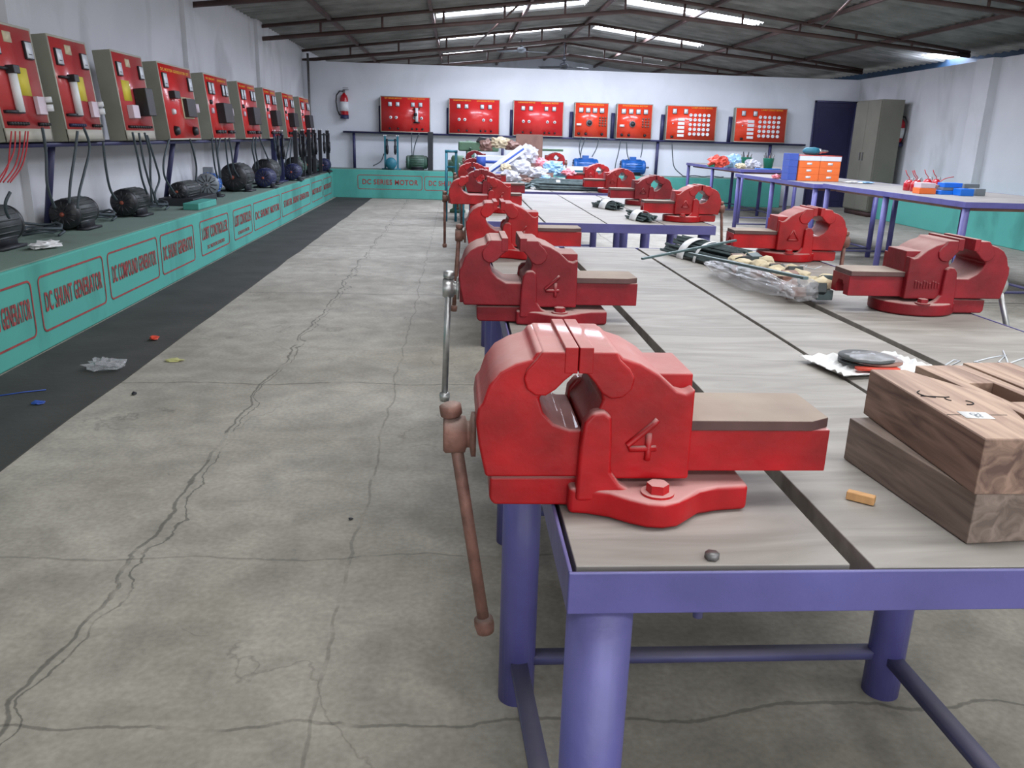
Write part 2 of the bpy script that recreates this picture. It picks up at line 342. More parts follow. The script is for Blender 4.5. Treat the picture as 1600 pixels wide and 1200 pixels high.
# painted sign boxes on the plinths
FACE_PX = Matrix.Rotation(PI/2, 4, 'Z') @ Matrix.Rotation(PI/2, 4, 'X')      # text facing +X, reading along +Y
def plx(y): return -2.25-.006*(y-4)+.0 if y < 9 else -2.28-.0108*(y-9)
def outline(parent, y0, y1, z0, z1, facing, m=None, t=.011):
    mb = MB(); r = .04; pts = []
    for cx, cz, a0 in ((y1-r, z1-r, 0), (y0+r, z1-r, 90), (y0+r, z0+r, 180), (y1-r, z0+r, 270)):
        for k in range(5):
            a = math.radians(a0+k*22.5); pts.append((cx+r*math.cos(a), cz+r*math.sin(a), math.cos(a), math.sin(a)))
    n = len(pts)
    def mk(u, v, d): return Vector((plx(u)+.0025+d, u, v)) if facing == 'x' else Vector((u, 16.399-d, v))
    vs = [[mb.bm.verts.new(mk(p[0]-p[2]*q, p[1]-p[3]*q, d)) for p in pts] for q, d in ((0, .001), (t, .001), (0, 0), (t, 0))]
    for k in range(n):
        j = (k+1) % n
        mb.bm.faces.new([vs[0][k], vs[0][j], vs[1][j], vs[1][k]])
        mb.bm.faces.new([vs[2][k], vs[2][j], vs[0][j], vs[0][k]]); mb.bm.faces.new([vs[1][k], vs[1][j], vs[3][j], vs[3][k]])
    return mb.build('painted_outline', m or M['signred'], parent, smooth=0)
def sign_x(y0, y1, txt, z0=.1, z1=.41, m=None, h=.15, sub=None):
    m = m or M['signred']; outline(left_pl, y0, y1, z0, z1, 'x', m)
    t = text_mesh('painted_lettering', txt, m, h, left_pl, None, .0006, 1, .0022)
    wid = max(v.co.x for v in t.data.vertices)-min(v.co.x for v in t.data.vertices); k = (y1-y0)*.88/wid
    ym = (y0+y1)/2; ang = math.atan2(plx(y1)-plx(y0), y1-y0)
    t.data.transform(Matrix.Translation((plx(ym)+.004, ym, (z0+z1)/2+(.03 if sub else 0))) @ Matrix.Rotation(-ang, 4, 'Z') @ FACE_PX @ Matrix.Diagonal((k, 1.0, 1, 1)))
    if sub:
        t = text_mesh('painted_lettering', sub, m, .045, left_pl, None, .0006, 1, .0008)
        wid = max(v.co.x for v in t.data.vertices)-min(v.co.x for v in t.data.vertices); k = (y1-y0)*.6/wid
        t.data.transform(Matrix.Translation((plx(ym)+.004, ym, z0+.06)) @ Matrix.Rotation(-ang, 4, 'Z') @ FACE_PX @ Matrix.Diagonal((k, 1.0, 1, 1)))
def ysign(px, py): return at(px, py, x=-2.26).y
segs = [(-60, 50, 'DC SERIES GENERATOR', None), (55, 162, 'DC SHUNT GENERATOR', None), (165, 247, 'DC COMPOUND GENERATOR', None), (249, 304, 'DC SHUNT GENERATOR', None), (312, 359, 'LOBT CONTROLLER', 'DC MOTOR STARTER'), (365, 396, 'LOBT CONTROLLER', 'DC MOTOR STARTER')]
for a, b, tx, sb in segs:
    sign_x(ysign(a, 480-a*.42)+.02, ysign(b, 480-b*.42)-.02, tx, sub=sb)
for y0, y1, tx in ((9.6, 11.15, 'DC SHUNT MOTOR'), (11.25, 13.6, 'STARTER  SHUNT GENERATOR'), (13.75, 14.9, 'MOTOR SET'), (15.05, 16.1, 'MOTOR SET')):
    sign_x(y0, y1, tx, m=M['signred'], h=.12)
for x0, x1, tx in ((-1.9, -.66, 'DC SERIES MOTOR'), (-.62, .52, 'DC SHUNT MOTOR'), (.6, 1.7, 'DC SHUNT MOTOR')):
    outline(back_pl, x0, x1, .17, .44, 'y')
    t = text_mesh('painted_lettering', tx, M['signred'], .13, back_pl, None, .0006, 1, .003)
    wid = max(v.co.x for v in t.data.vertices)-min(v.co.x for v in t.data.vertices)
    t.data.transform(Matrix.Translation(((x0+x1)/2, 16.3975, .305)) @ FACE_NY @ Matrix.Diagonal(((x1-x0)*.86/wid, 1, 1, 1)))
# door
d = struct(MB().box(7.17, 7.97, YB-.035, YB+.02, 0, 2.04).build('door_1', M['door'], bevel=.004))
MB().box(7.15, 7.17, YB-.05, YB, 0, 2.08).box(7.97, 8.01, YB-.05, YB, 0, 2.08).box(7.15, 8.01, YB-.05, YB, 2.04, 2.08).build('door_frame', M['shelfblue'], d)
MB().box(7.25, 7.9, YB-.042, YB-.03, .12, .95).box(7.25, 7.9, YB-.042, YB-.03, 1.05, 1.95).build('door_panel', M['door'], d, bevel=.004)
MB().cyl((7.28, YB-.09, 1.0), (7.28, YB-.03, 1.0), .012).box(7.27, 7.38, YB-.095, YB-.08, .99, 1.01).build('door_handle', M['steel'], d)

# roof: two corrugated slopes with translucent strips
XRID = 2.6
def rz_(x): return 2.74+.12*(x+2.95) if x <= XRID else 2.74+.12*(XRID+2.95)-.12*(x-XRID)*1.0
strips = [-2.6, .8, 4.2, 7.6, 11.0, 14.25, 17.6, 20.8]  # only the furthest strips are in view; those before are added for light
SW = .62
XE0, XE1 = XL-.25, 8.6
def corr(mb, x0, x1, y0, y1):
    n = max(2, int((y1-y0)/.05)); rows = []
    for i in range(n+1):
        y = y0+(y1-y0)*i/n; h = .018*math.sin(y*2*PI/.2)
        rows.append([mb.bm.verts.new((x, y, rz_(x)+h)) for x in (x0, x1)])
    for a, b in zip(rows, rows[1:]): mb.bm.faces.new([a[0], a[1], b[1], b[0]])
mb = MB()
yy = -5
for s_ in strips+[None]:
    y1 = s_ if s_ is not None else YG+.3
    corr(mb, XE0, XRID, yy, y1); corr(mb, XRID, XE1, yy, y1)
    if s_ is not None:
        corr(mb, XE0, -.35, s_, s_+SW); corr(mb, 2.1, XRID, s_, s_+SW); corr(mb, XRID, 2.75, s_, s_+SW); corr(mb, 5.0, XE1 if abs(s_-14.25) > .1 else 7.98, s_, s_+SW)
        yy = s_+SW
roof = struct(mb.build('ceiling', M['roof'], smooth=0)); 
sk = 0
for s_ in strips:
    x1L, x1R = (2.05, 5.0)
    for x0, x1 in ((-.35, 2.1), (2.75, 5.0)):
        if s_ > 20: x0, x1 = ((-.35, .6) if x0 < 0 else (2.75, 5.0))
        sk += 1; m_ = MB()
        vs = [m_.bm.verts.new(p) for p in ((x0, s_+.02, rz_(x0)+.03), (x1, s_+.02, rz_(x1)+.03), (x1, s_+SW-.02, rz_(x1)+.03), (x0, s_+SW-.02, rz_(x0)+.03))]
        m_.bm.faces.new(vs[::-1]); 
        struct(m_.build('window_%d' % sk, M['sky' if s_ > 5 else 'sky_near'], smooth=0))  # near strips are unseen glowing sheets, put in for the light
sk += 1; m_ = MB(); vs = [m_.bm.verts.new(p) for p in ((8.0, 14.27, rz_(8.0)+.03), (8.6, 14.27, rz_(8.6)+.03), (8.6, 14.85, rz_(8.6)+.03), (8.0, 14.85, rz_(8.0)+.03))]
m_.bm.faces.new(vs[::-1]); struct(m_.build('window_%d' % sk, M['sky'], smooth=0))
struct(MB().prism([(XL-.2, 0), (8.3, 0), (8.3, 2.72), (2.6, 3.4), (XL-.2, 2.72)], YG-.1, YG+.1).build('wall_far_gable', M['gable'], smooth=0))
struct(MB().box(8.52, 8.58, -5, YG, 2.3, 2.72).build('trim_7', M['bluesheet'], smooth=0))
# roof trusses
def bot(x): return 2.50+.105*(x+2.95) if x <= XRID else 2.50+.105*(XRID+2.95)-.083*(x-XRID)
def truss(y, lab):
    root = empty('roof_truss', (0, y, 0), 0, lab, 'roof truss', 'steel trusses under the roof')
    t = .03
    for nm, f, r in (('bottom_chord', bot, .032), ('top_chord', lambda x: rz_(x)-.07, .026)):
        m_ = MB()
        for a, b in ((XL, XRID), (XRID, 8.05)):
            m_.cyl((a, 0, f(a)), (b, 0, f(b)), r, seg=8)
        m_.build(nm, M['rooftube'], root)
    n = 12
    for i in range(1, n):
        x = XL+(8.0-XL)*i/n
        MB().cyl((x, 0, bot(x)), (x, 0, rz_(x)-.07), .02, seg=6).build('strut', M['rooftube'], root)
    return root
tl = ['brown steel roof truss above the second pair of wall panels, out at the top edge', 'brown steel roof truss meeting the left wall at its top left tube end', 'brown steel roof truss between the nearest two bright roof strips', 'brown steel roof truss just above the back partition wall', 'furthest brown steel roof truss in front of the far gable']
for y, l in zip((6.7, 10.07, 13.4, 16.98, 20.5), tl): truss(y, l)
for x in (-1.9, -.4, 1.1, 2.45, 3.9, 5.4, 6.9):
    o = MB().box(x-.025, x+.025, -4.8, YG-.1, rz_(x)-.075, rz_(x)-.022).build('roof_purlin', M['rooftube'], smooth=0)
    tag(o, None, 'purlin', 'lengthwise purlins under the roof sheets')
    o['label'] = {-1.9: 'brown lengthwise roof purlin nearest the left wall', -.4: 'brown lengthwise roof purlin at the outer ends of the left bright strips', 1.1: 'brown lengthwise purlin crossing the middle of the left bright roof strips', 2.45: 'brown lengthwise purlin just beside the roof ridge', 3.9: 'brown lengthwise purlin crossing the middle of the right bright roof strips', 5.4: 'brown lengthwise purlin past the outer ends of the right bright strips', 6.9: 'brown lengthwise roof purlin nearest the right wall'}[x]
# diagonal braces between trusses, ceiling fans
for a, b, lab in (((.9, 13.4, 0), (.3, 16.98, 0), 'thin brown diagonal roof brace crossing the left bright strips'), ((5.6, 13.4, 0), (4.6, 10.07, 0), 'thin brown diagonal roof brace right of the bright strips')):
    o = MB().cyl((a[0], a[1], rz_(a[0])-.1), (b[0], b[1], bot(b[0])), .018, seg=6).build('roof_brace', M['rooftube']); tag(o, lab, 'brace')
def fan(px, py, y, lab, m):
    p = at(px, py, y=y); root = empty('ceiling_fan', (p.x, p.y, p.z), 0, lab, 'ceiling fan')
    MB().lathe([(.03, .08), (.09, .05), (.1, 0), (.07, -.04), (.02, -.05)], (0, 0, 0), (0, 0, 1)).build('motor_housing', m, root)
    MB().cyl((0, 0, .05), (0, 0, rz_(p.x)-p.z-.02), .012, seg=8).lathe([(.05, .12), (.02, .2)], (0, 0, 0), (0, 0, 1), 12).build('down_rod', m, root)
    for k in range(3):
        a = k*2*PI/3+.4; Mx = Matrix.Rotation(a, 4, 'Z') @ Matrix.Rotation(.2, 4, 'X')
        MB().box(.08, .62, -.06, .06, -.008, .0, Mx).build('blade', m, root)
fan(881, 104, 19.0, 'dark ceiling fan hanging beyond the back partition under the ridge', M['darksteel'])
fan(815, 79, 19.2, 'pale ceiling fan hanging in front of the left bright roof strips', M['motorgrey'])
o = MB().cyl((XL+.12, YB-.07, .54), (XL+.12, YB-.07, 2.62), .022, seg=10).build('corner_conduit', M['dull_steel']); tag(o, 'dark vertical pipe in the far left corner of the room', 'pipe')

# ---------------------------------------------------------------- vises
def make_vise(root, opening, paint, rnd_base, hx, hy, hl=.33, steel=None, mark='4'):
    """local x points into the bench, jaw gap at x=0, y = jaw width -.075...075, z from bench top"""
    W = .075; op = opening; steel = steel or M['rust']
    fb = MB()
    fb.prism([(.012, .045), (.012, .118), (.026, .132), (.033, .150), (.028, .170), (.014, .184), (.003, .188), (.003, .2125), (.048, .2125), (.056, .205), (.078, .198), (.102, .184), (.126, .163), (.138, .160), (.149, .166), (.150, .045)], -W, W)
    body = fb.build('fixed_body', paint, root, bevel=.004, seg=3)
    an = MB().prism([(.07, .05), (.07, .180), (.151, .180), (.152, .05)], -W+.022, W-.022).build('anvil', paint, root, bevel=.003)
    for sgn in (-1, 1):
        y0, y1 = (-W-.013, -W+.01) if sgn < 0 else (W-.01, W+.013)
        MB().prism([(.004, .02), (.006, .09), (.010, .125), (.02, .138), (.034, .14), (.044, .132), (.046, .10), (.047, .06), (.06, .042), (.075, .034), (.075, .02)], y0, y1).build('rib', paint, root, bevel=.005, seg=3)
    # jaw heads
    hd = [(.002, .2135), (.046, .2135), (.052, .203), (.064, .192), (.071, .180), (.068, .165), (.057, .155), (.043, .153), (.031, .160), (.021, .174), (.012, .184), (.002, .189)]
    MB().prism(hd, -W-.005, W+.005).build('jaw_head', paint, root, bevel=.003)
    MB().box(.0006, .018, -W-.006, W+.006, .186, .219).build('jaw_plate', paint, root, bevel=.0015)
    # moving jaw
    mv = MB().prism([(-.004-op, .2125), (-.050-op, .2125), (-.056-op, .203), (-.076-op, .197), (-.095-op, .186), (-.108-op, .168), (-.115-op, .146), (-.121-op, .139), (-.123-op, .120), (-.119-op, .090), (-.110-op, .048), (.010, .048), (.010, .112) if op < .01 else (.010, .106), (-.006-op*.9, .112 if op < .01 else .106), (-.026-op, .119), (-.040-op, .134), (-.046-op, .152), (-.030-op, .168), (-.013-op, .180), (-.004-op, .188)], -W, W)
    mv.build('moving_jaw', paint, root, bevel=.004, seg=3)
    hd2 = [(-.002-op, .2135), (-.044-op, .2135), (-.051-op, .203), (-.062-op, .190), (-.066-op, .178), (-.062-op, .165), (-.051-op, .157), (-.038-op, .157), (-.026-op, .165), (-.016-op, .176), (-.002-op, .188)]
    MB().prism(hd2, -W-.005, W+.005).build('jaw_head', paint, root, bevel=.003)
    MB().box(-.017-op, -.0006-op, -W-.006, W+.006, .186, .219).build('jaw_plate', paint, root, bevel=.0015)
    # base
    g = MB().prism([(-.104, .012), (-.098, .004), (.03, .003), (.03, .044), (-.104, .043)], -W+.012, W-.012).build('front_guide', paint, root, bevel=.004, seg=3)
    if rnd_base:
        pts = [(.085+.118*math.cos(a), .112*math.sin(a)) for a in [k*2*PI/40 for k in range(40)]]
    else:
        half = [(-.004, -.082), (.02, -.086), (.045, -.096), (.068, -.114), (.088, -.125), (.108, -.128), (.128, -.122), (.145, -.106), (.163, -.088), (.19, -.078), (.232, -.072)]
        pts = half+[(x, -y) for x, y in half[::-1]]
    MB().prism(pts, 0.0005, .036, 'z').build('base', paint, root, bevel=.006, seg=3)
    for sgn in (-1, 1):
        b = MB(); c = (.105, sgn*.098, 0)
        b.cyl((c[0], c[1], .036), (c[0], c[1], .039), .021, seg=24)
        b.cyl((c[0], c[1], .038), (c[0], c[1], .050), .0145, .014, seg=6)
        b.build('bolt', paint, root, smooth=0)
    # slide with channel underneath
    e = .338-op
    pr = [(-.055, .048), (-.055, .106), (.055, .106), (.055, .048), (.024, .048), (.022, .074), (.012, .086), (-.012, .086), (-.022, .074), (-.024, .048)]
    sl = MB().prism(pr, .02, e, 'x').build('slide_bar', paint, root, bevel=.002)
    MB().prism([(.10, -.061), (e-.028, -.061), (e, -.045), (e, .061), (.10, .061)], .106, .120, 'z').build('cover_plate', M['slide_top'], sl, bevel=.0015)
    if op > .02: MB().box(-.12-op, .03, -.05, .05, .05, .104).build('slide_neck', paint, root, bevel=.002)
    # screw and handle
    x0 = -.121-op
    sc = MB().lathe([(.030, 0), (.030, -.006), (.018, -.008), (.018, -.012), (.0245, -.014), (.0255, -.04), (.022, -.043)], (x0, 0, .078), (1, 0, 0), 28).build('screw', steel, root)
    xc = x0-.028
    v = Vector((math.sin(hx), math.sin(hy), -1)).normalized(); c = Vector((xc, 0, .078))
    a = c-v*.032; b_ = c+v*hl
    h = MB().cyl(a, b_, .0085, seg=14).build('handle', steel, root)
    MB().lathe([(.009, 0), (.0145, .003), (.0145, .016), (.011, .019)], a-v*.012, v, 16).build('knob', steel, h)
    MB().lathe([(.009, -.003), (.0135, .0), (.0145, .010), (.0125, .022)], b_-v*.006, v, 16).build('knob', steel, h)
    # cast mark
    if mark == '4':
        m_ = MB(); q = [(.104, .126), (.099, .120), (.068, .092), (.071, .087), (.104, .088)]
        m_.tube([(x, -W-.001, z) for x, z in q], .0042, 8); m_.tube([(.094, -W-.001, .108), (.0945, -W-.001, .078), (.094, -W-.001, .072)], .0042, 8)
        m_.build('cast_number', paint, body, smooth=60)
    elif mark == 'tri':
        m_ = MB(); c = [(-.022, -.018), (.022, -.018), (0, .022)]
        for i in range(3):
            p, q = c[i], c[(i+1) % 3]; m_.cyl((.088+p[0], W+.001, .105+p[1]), (.088+q[0], W+.001, .105+q[1]), .003, seg=6)
        m_.build('cast_triangle', paint, body)
    else:
        m_ = MB()
        for i in range(9): m_.box(.052+i*.0085, .0565+i*.0085, W-.002, W+.0025, .076, .092+.003*(i % 3))
        m_.build('cast_lettering', paint, body, bevel=.0008)
    return root
TZ = .742
g_ = 'red bench vises along the table edges'
VL = [  # jaw x, y, z, rotation, opening, dark, tilt x, tilt y, label
 (.149, 1.030, TZ, 0, .0, 0, .155, .0, 'large bright red bench vise with the number 4, nearest on the left edge'),
 (.158, 2.13, TZ, .0, .028, 1, -.03, .06, 'darker red vise with open jaws and bright steel screw, second on the left edge'),
 (.172, 3.33, TZ, .0, .012, 0, -.06, .08, 'red bench vise third on the left edge, at the far end of the nearest table'),
 (.19, 5.35, TZ, .0, .115, 0, 0, .1, 'bright red vise with widely opened jaws, at the near left corner of the second table'),
 (.19, 6.55, TZ, .0, .0, 1, 0, .1, 'dark red vise seen through the wide open jaws in front of it'),
 (.155, 8.15, TZ, .03, .02, 0, .1, .2, 'bright red bench vise at the near left corner of the third table'),
 (.19, 9.9, TZ, .0, .0, 1, 0, .1, 'small distant red vise on the left edge in front of the green machine'),
]
for i, (x, y, z, r, op, dk, hx, hy, lab) in enumerate(VL):
    v = empty('bench_vise', (x, y, z), r, lab, 'vise', g_)
    make_vise(v, op, M['vise_dark' if dk else 'vise'], False, hx, hy, .30 if i else .29, M['steel'] if i == 1 else M['rust'])
VR = [
 (1.435, 2.33, TZ, PI+.0, .03, 1, .42, .0, 'dull red vise with dusty jaws, nearest on the right table edge', 'letters'),
 (1.465, 3.38, TZ, PI-.04, .012, 0, .0, .0, 'glossy bright red vise behind the plastic wrapped pack, second on the right edge', 'tri'),
 (1.455, 5.0, TZ, PI-.03, .005, 0, .1, .0, 'red vise on the near right corner of the second table', 'tri'),
 (1.47, 6.25, TZ, PI, .01, 1, .1, .0, 'red vise behind the near right corner vise of the second table', 'tri'),
 (1.49, 7.62, TZ, PI, .0, 0, .1, .0, 'bright red vise at the near right corner of the third table, before the blue motor', 'tri'),
 (1.50, 8.95, TZ, PI, .0, 0, .1, .0, 'small red vise on the right edge left below the first blue motor', 'tri'),
]
for i, (x, y, z, r, op, dk, hx, hy, lab, mk) in enumerate(VR):
    v = empty('bench_vise', (x, y, z), r, lab, 'vise', g_)
    make_vise(v, op, M['vise_dark' if dk else 'vise'], True, -hx, hy, .30, M['steel'] if i == 0 else M['rust'], mk)

# ---------------------------------------------------------------- work tables
def table(x0, x1, y0, y1, H, lab, planks, legs, mids=(), paint='purple', lr=.04, beam=.052, group='violet steel work tables', inset=.045):
    root = empty('work_table', ((x0+x1)/2, (y0+y1)/2, 0), 0, lab, 'table', group); ox, oy = (x0+x1)/2, (y0+y1)/2
    P_ = M[paint]; t = .005
    fr = MB()
    X0, X1, Y0, Y1 = x0-ox, x1-ox, y0-oy, y1-oy
    fr.box(X0, X1, Y0, Y0+t, H-beam, H).box(X0, X1, Y1-t, Y1, H-beam, H).box(X0, X0+t, Y0+t, Y1-t, H-beam, H).box(X1-t, X1, Y0+t, Y1-t, H-beam, H)
    fr.box(X0+t, X1-t, Y0+t, Y0+.05, H-beam, H-beam+t).box(X0+t, X1-t, Y1-.05, Y1-t, H-beam, H-beam+t).box(X0+t, X0+.05, Y0+.05, Y1-.05, H-beam, H-beam+t).box(X1-.05, X1-t, Y0+.05, Y1-.05, H-beam, H-beam+t)
    n = 3
    for k in range(1, n+1):
        yy = Y0+(Y1-Y0)*k/(n+1); fr.box(X0+.05, X1-.05, yy-.02, yy+.02, H-beam, H-beam+t)
    fr.build('steel_frame', P_, root, bevel=.002)
    for k, (a, b, dy) in enumerate(planks):
        m_ = MB(); A, B = [], []
        for i in range(25):
            y = Y0+.009+dy+(Y1-Y0-.018-dy)*i/24
            A.append((a-ox+.003*noise.noise(Vector((y*3, a*9, 0)))+.0, y)); B.append((b-ox+.003*noise.noise(Vector((y*3, b*9, 1))), y))
        A[0] = (A[0][0], A[0][1]); m_.prism(A+B[::-1], H-beam+t+.001, H-.0008, 'z')
        m_.build('plank', M['plank'], root, bevel=.0015)
    for (lx, ly) in legs:
        MB().cyl((lx-ox, ly-oy, 0), (lx-ox, ly-oy, H-beam), lr, seg=24).build('leg', P_, root)
    for (a, b) in mids:
        m_ = MB(); pa, pb = Vector((a[0]-ox, a[1]-oy, .11)), Vector((b[0]-ox, b[1]-oy, .11)); dd = (pb-pa).normalized(); s_ = Vector((-dd.y, dd.x, 0))*.018
        lo = Vector((0, 0, -.018)); 
        vs = [m_.bm.verts.new(p) for p in (pa+s_, pa-s_, pb-s_, pb+s_, pa+s_+lo, pa-s_+lo, pb-s_+lo, pb+s_+lo)]
        for f in ((0, 1, 2, 3), (7, 6, 5, 4), (0, 4, 5, 1), (1, 5, 6, 2), (2, 6, 7, 3), (3, 7, 4, 0)): m_.bm.faces.new([vs[i] for i in f])
        m_.build('stretcher', M['purple2'], root)
    return root
lx = .172
T1 = table(.127, 1.52, .80, 3.66, TZ, 'nearest violet steel work table with grey planks and a vise at its corner',
  [(.137, .455, .008), (.478, .80, 0), (.812, 1.062, 0), (1.092, 1.51, 0)],
  [(.176, .858), (.112+.03, 1.56), (lx, 2.3), (lx, 3.0), (lx, 3.6), (.985, 1.555), (1.46, .858), (1.46, 2.3), (1.46, 3.6)],
  [((.142, 1.56), (.985, 1.56)), ((.142, 1.56), (.176, .86)), ((.985, 1.56), (1.0, .86)), ((lx, 2.3), (1.46, 2.3))])
T2 = table(.14, 1.50, 4.72, 7.2, TZ, 'second violet work table along the middle row, behind the nearest one', [(.15, .5, 0), (.51, .86, 0), (.87, 1.2, 0), (1.21, 1.49, 0)],
  [(.19, 4.78), (.19, 5.9), (.19, 7.12), (1.45, 4.78), (1.45, 5.5), (1.45, 6.3), (1.45, 7.12)], [((.19, 5.9), (1.45, 5.9))], lr=.036)
T3 = table(.14, 1.53, 7.5, 10.4, TZ, 'third violet work table of the middle row, carrying the heap of plastic and cartons', [(.15, .5, 0), (.51, .86, 0), (.87, 1.2, 0), (1.21, 1.52, 0)],
  [(.19, 7.56), (.19, 8.9), (.19, 10.32), (1.48, 7.56), (1.48, 8.9), (1.48, 10.32)], [((.19, 8.9), (1.48, 8.9))], lr=.036)
gr = 'tall violet tables along the right wall'
def rtable(x0, x1, y0, y1, H, lab):
    ym = (y0+y1)/2
    a, b = x0+.04, x1-.45 if x1-x0 > 1.2 else x1-.2
    t = table(x0, x1, y0, y1, H, lab, [(x0+.01, (x0+x1)/2-.006, 0), ((x0+x1)/2+.006, x1-.01, 0)],
      [(a, y0+.05), (a, ym), (a, y1-.05), (b, y0+.05), (b, ym), (b, y1-.05)], [((a, y0+.05), (b, y0+.05)), ((a, ym), (b, ym)), ((a, y1-.05), (b, y1-.05)), ((b, y0+.05), (b, y1-.05))], lr=.028, beam=.045, group=gr)
    m_ = MB().box(-(x1-x0)/2+.1, (x1-x0)/2-.45, -(y1-y0)/2+.12, (y1-y0)/2-.12, H-.075, H-.048); m_.build('under_board', M['brownboard'], t)
    return t
rtable(3.98, 5.25, 6.32, 8.95, .815, 'tall violet table nearest on the right, with red cans and blue trays')
rtable(3.95, 5.15, 9.1, 11.8, .80, 'tall violet table carrying the stack of orange boxes')
rtable(4.35, 5.7, 12.75, 15.9, .835, 'furthest tall violet table carrying plastic bags and green buckets')

# ---------------------------------------------------------------- left wall: shelf, panels, motors
def shelf_left():
    r = empty('panel_stand', (XL, 0, 0), 0, 'long dark blue steel bracket shelf holding the panels on the left wall', 'shelf')
    MB().box(.06, .36, 1.5, 16.3, 1.085, 1.09).box(.345, .36, 1.5, 16.3, 1.06, 1.09).build('shelf_angle', M['shelfblue'], r)
    for y in (3.5, 5.98, 8.42, 10.85, 13.3, 15.7):
        MB().cyl((.27, y-.12, 1.085), (.10, y+.02, .494), .024, seg=8).build('post', M['shelfblue'], r)
    for y in (4.5, 5.66, 6.66, 7.9):
        MB().box(.14, .18, y-.04, y+.04, 1.09, 1.55).build('upright', M['shelfblue'], r)
shelf_left()
def knob(mb, x, z, r, d=.02, seg=12): mb.cyl((x, 0, z), (x, -d, z), r, r*.85, seg)
def panel(w_, h_, dpt, style, lab, group, face='panelred', loc=(0, 0, 0), rz=0, lean=0.0, title=()):
    root = empty('control_panel', loc, rz, lab, 'control panel', group); root.rotation_euler = Euler((lean, 0, rz), 'XYZ') if not rz else (Matrix.Rotation(rz, 4, 'Z') @ Matrix.Rotation(lean, 4, 'X')).to_euler()
    h2 = w_/2
    MB().box(-h2, h2, 0, dpt, 0, h_).build('case', M['beige'], root, bevel=.004)
    fr = MB(); e = .014
    fr.box(-h2, h2, -.004, .002, 0, e).box(-h2, h2, -.004, .002, h_-e, h_).box(-h2, -h2+e, -.004, .002, e, h_-e).box(h2-e, h2, -.004, .002, e, h_-e)
    lip = .075*h_/.65 if style in 'AB3' and style != 'B' else 0
    if lip: fr.box(-h2, h2, -.004, .002, 0, lip)
    fr.build('rim', M['beige_light'], root)
    f = MB().box(-h2+e, h2-e, -.003, .003, max(e, lip), h_-e).build('front_plate', M[face], root)
    def meter(x, z, s=.045, s2=None):
        s2 = s2 or s*1.15
        m_ = MB().box(x-s, x+s, -.018, -.002, z-s2, z+s2).build('meter', M['black'], root, bevel=.003)
        MB().box(x-s*.86, x+s*.86, -.0195, -.017, z-s2*.86, z+s2*.86).build('dial', M['meter'], m_)
        MB().box(x-s*.45, x+s*.45, -.0203, -.019, z-s2*.5, z-s2*.42).build('scale_mark', M['black'], m_)
    def terminals(xs, z, m='black', r=.012):
        for x in xs:
            MB().cyl((x, -.002, z), (x, -.03, z), r, r*.7, 10).build('terminal', M[m], root)
    for (tx, x, z, s, wd) in title:
        t = text_mesh('title_lettering', tx, M['titleyellow'], s, root, None, .0005, 1, .0004)
        ww = max(v.co.x for v in t.data.vertices)-min(v.co.x for v in t.data.vertices)
        t.data.transform(Matrix.Translation((x, -.0045, z)) @ FACE_NY @ Matrix.Diagonal((wd/ww, 1, 1, 1)))
    H = h_
    if style == 'A':
        meter(-h2+.10, H*.80); meter(h2-.09, H*.80)
        MB().box(-.06, .03, -.006, -.003, H*.84, H*.93).build('name_plate', M['cream'], root)
        if face: 
            rh = MB().box(-h2+.04, -.05, -.03, -.003, H*.24, H*.265).box(-h2+.04, -.05, -.03, -.003, H*.60, H*.62).build('rheostat_bracket', M['darksteel'], root)
            MB().cyl((-.10, -.03, H*.25), (-.10, -.03, H*.6), .024, seg=16).build('rheostat_tube', M['white'], root)
            MB().box(-.13, -.06, -.06, -.01, H*.57, H*.64).build('slider_block', M['black'], root, bevel=.004)
        MB().box(.0, .13, -.006, -.003, H*.40, H*.64).build('paper_note', M['yellow'], root)
        MB().box(h2-.15, h2-.05, -.03, -.003, H*.24, H*.40).build('switch_box', M['pinkwhite'], root, bevel=.004)
        MB().box(h2-.05, h2-.03, -.06, -.003, H*.27, H*.33).box(h2-.05, h2-.03, -.06, -.003, H*.35, H*.40).build('toggle', M['white'], root)
        terminals([-h2+.06+i*.032 for i in range(7)], H*.155, 'navy' if 'second' in lab else 'black'); terminals([h2-.15+i*.035 for i in range(4)], H*.155)
    elif style == '3':
        meter(-h2+.10, H*.80); meter(h2-.09, H*.80)
        MB().box(-.06, .03, -.006, -.003, H*.84, H*.93).build('name_plate', M['cream'], root)
        MB().box(-h2+.1, -h2+.26, -.006, -.003, H*.45, H*.68).build('paper_note', M['yellow'], root)
        MB().box(-h2+.12, -h2+.25, -.05, -.003, H*.25, H*.40).build('switch_box', M['pinkwhite'], root, bevel=.004)
        MB().box(.0, .16, -.10, -.003, H*.28, H*.60).build('starter_box', M['black'], root, bevel=.005)
        terminals([-h2+.08+i*.05 for i in range(10)], H*.155)
    elif style == 'B':
        meter(-h2+.12, H*.77, .055); meter(h2-.10, H*.77, .055)
        MB().box(-h2+.17, -h2+.32, -.06, -.003, H*.54, H*.64).build('starter_box', M['black'], root, bevel=.004)
        MB().box(.03, .33, -.01, -.003, H*.29, H*.58).build('bezel', M['cream'], root)
        MB().box(.05, .31, -.05, -.01, H*.31, H*.56).build('contactor', M['black'], root, bevel=.004)
        MB().box(h2-.12, h2-.06, -.05, -.003, H*.38, H*.5).build('toggle', M['pinkwhite'], root)
        for x in (-h2+.18, h2-.2):
            MB().cyl((x, -.002, H*.12), (x, -.04, H*.12), .045, .035, 12).build('plug_socket', M['black'], root)
        MB().cyl((-h2+.2, -.002, H*.37), (-h2+.2, -.03, H*.37), .03, .02, 12).build('selector_knob', M['white'], root)
    elif style == 'C':
        for x in (-h2+.13, -h2+.25, h2-.25, h2-.12): meter(x, H*.78, .045, .06)
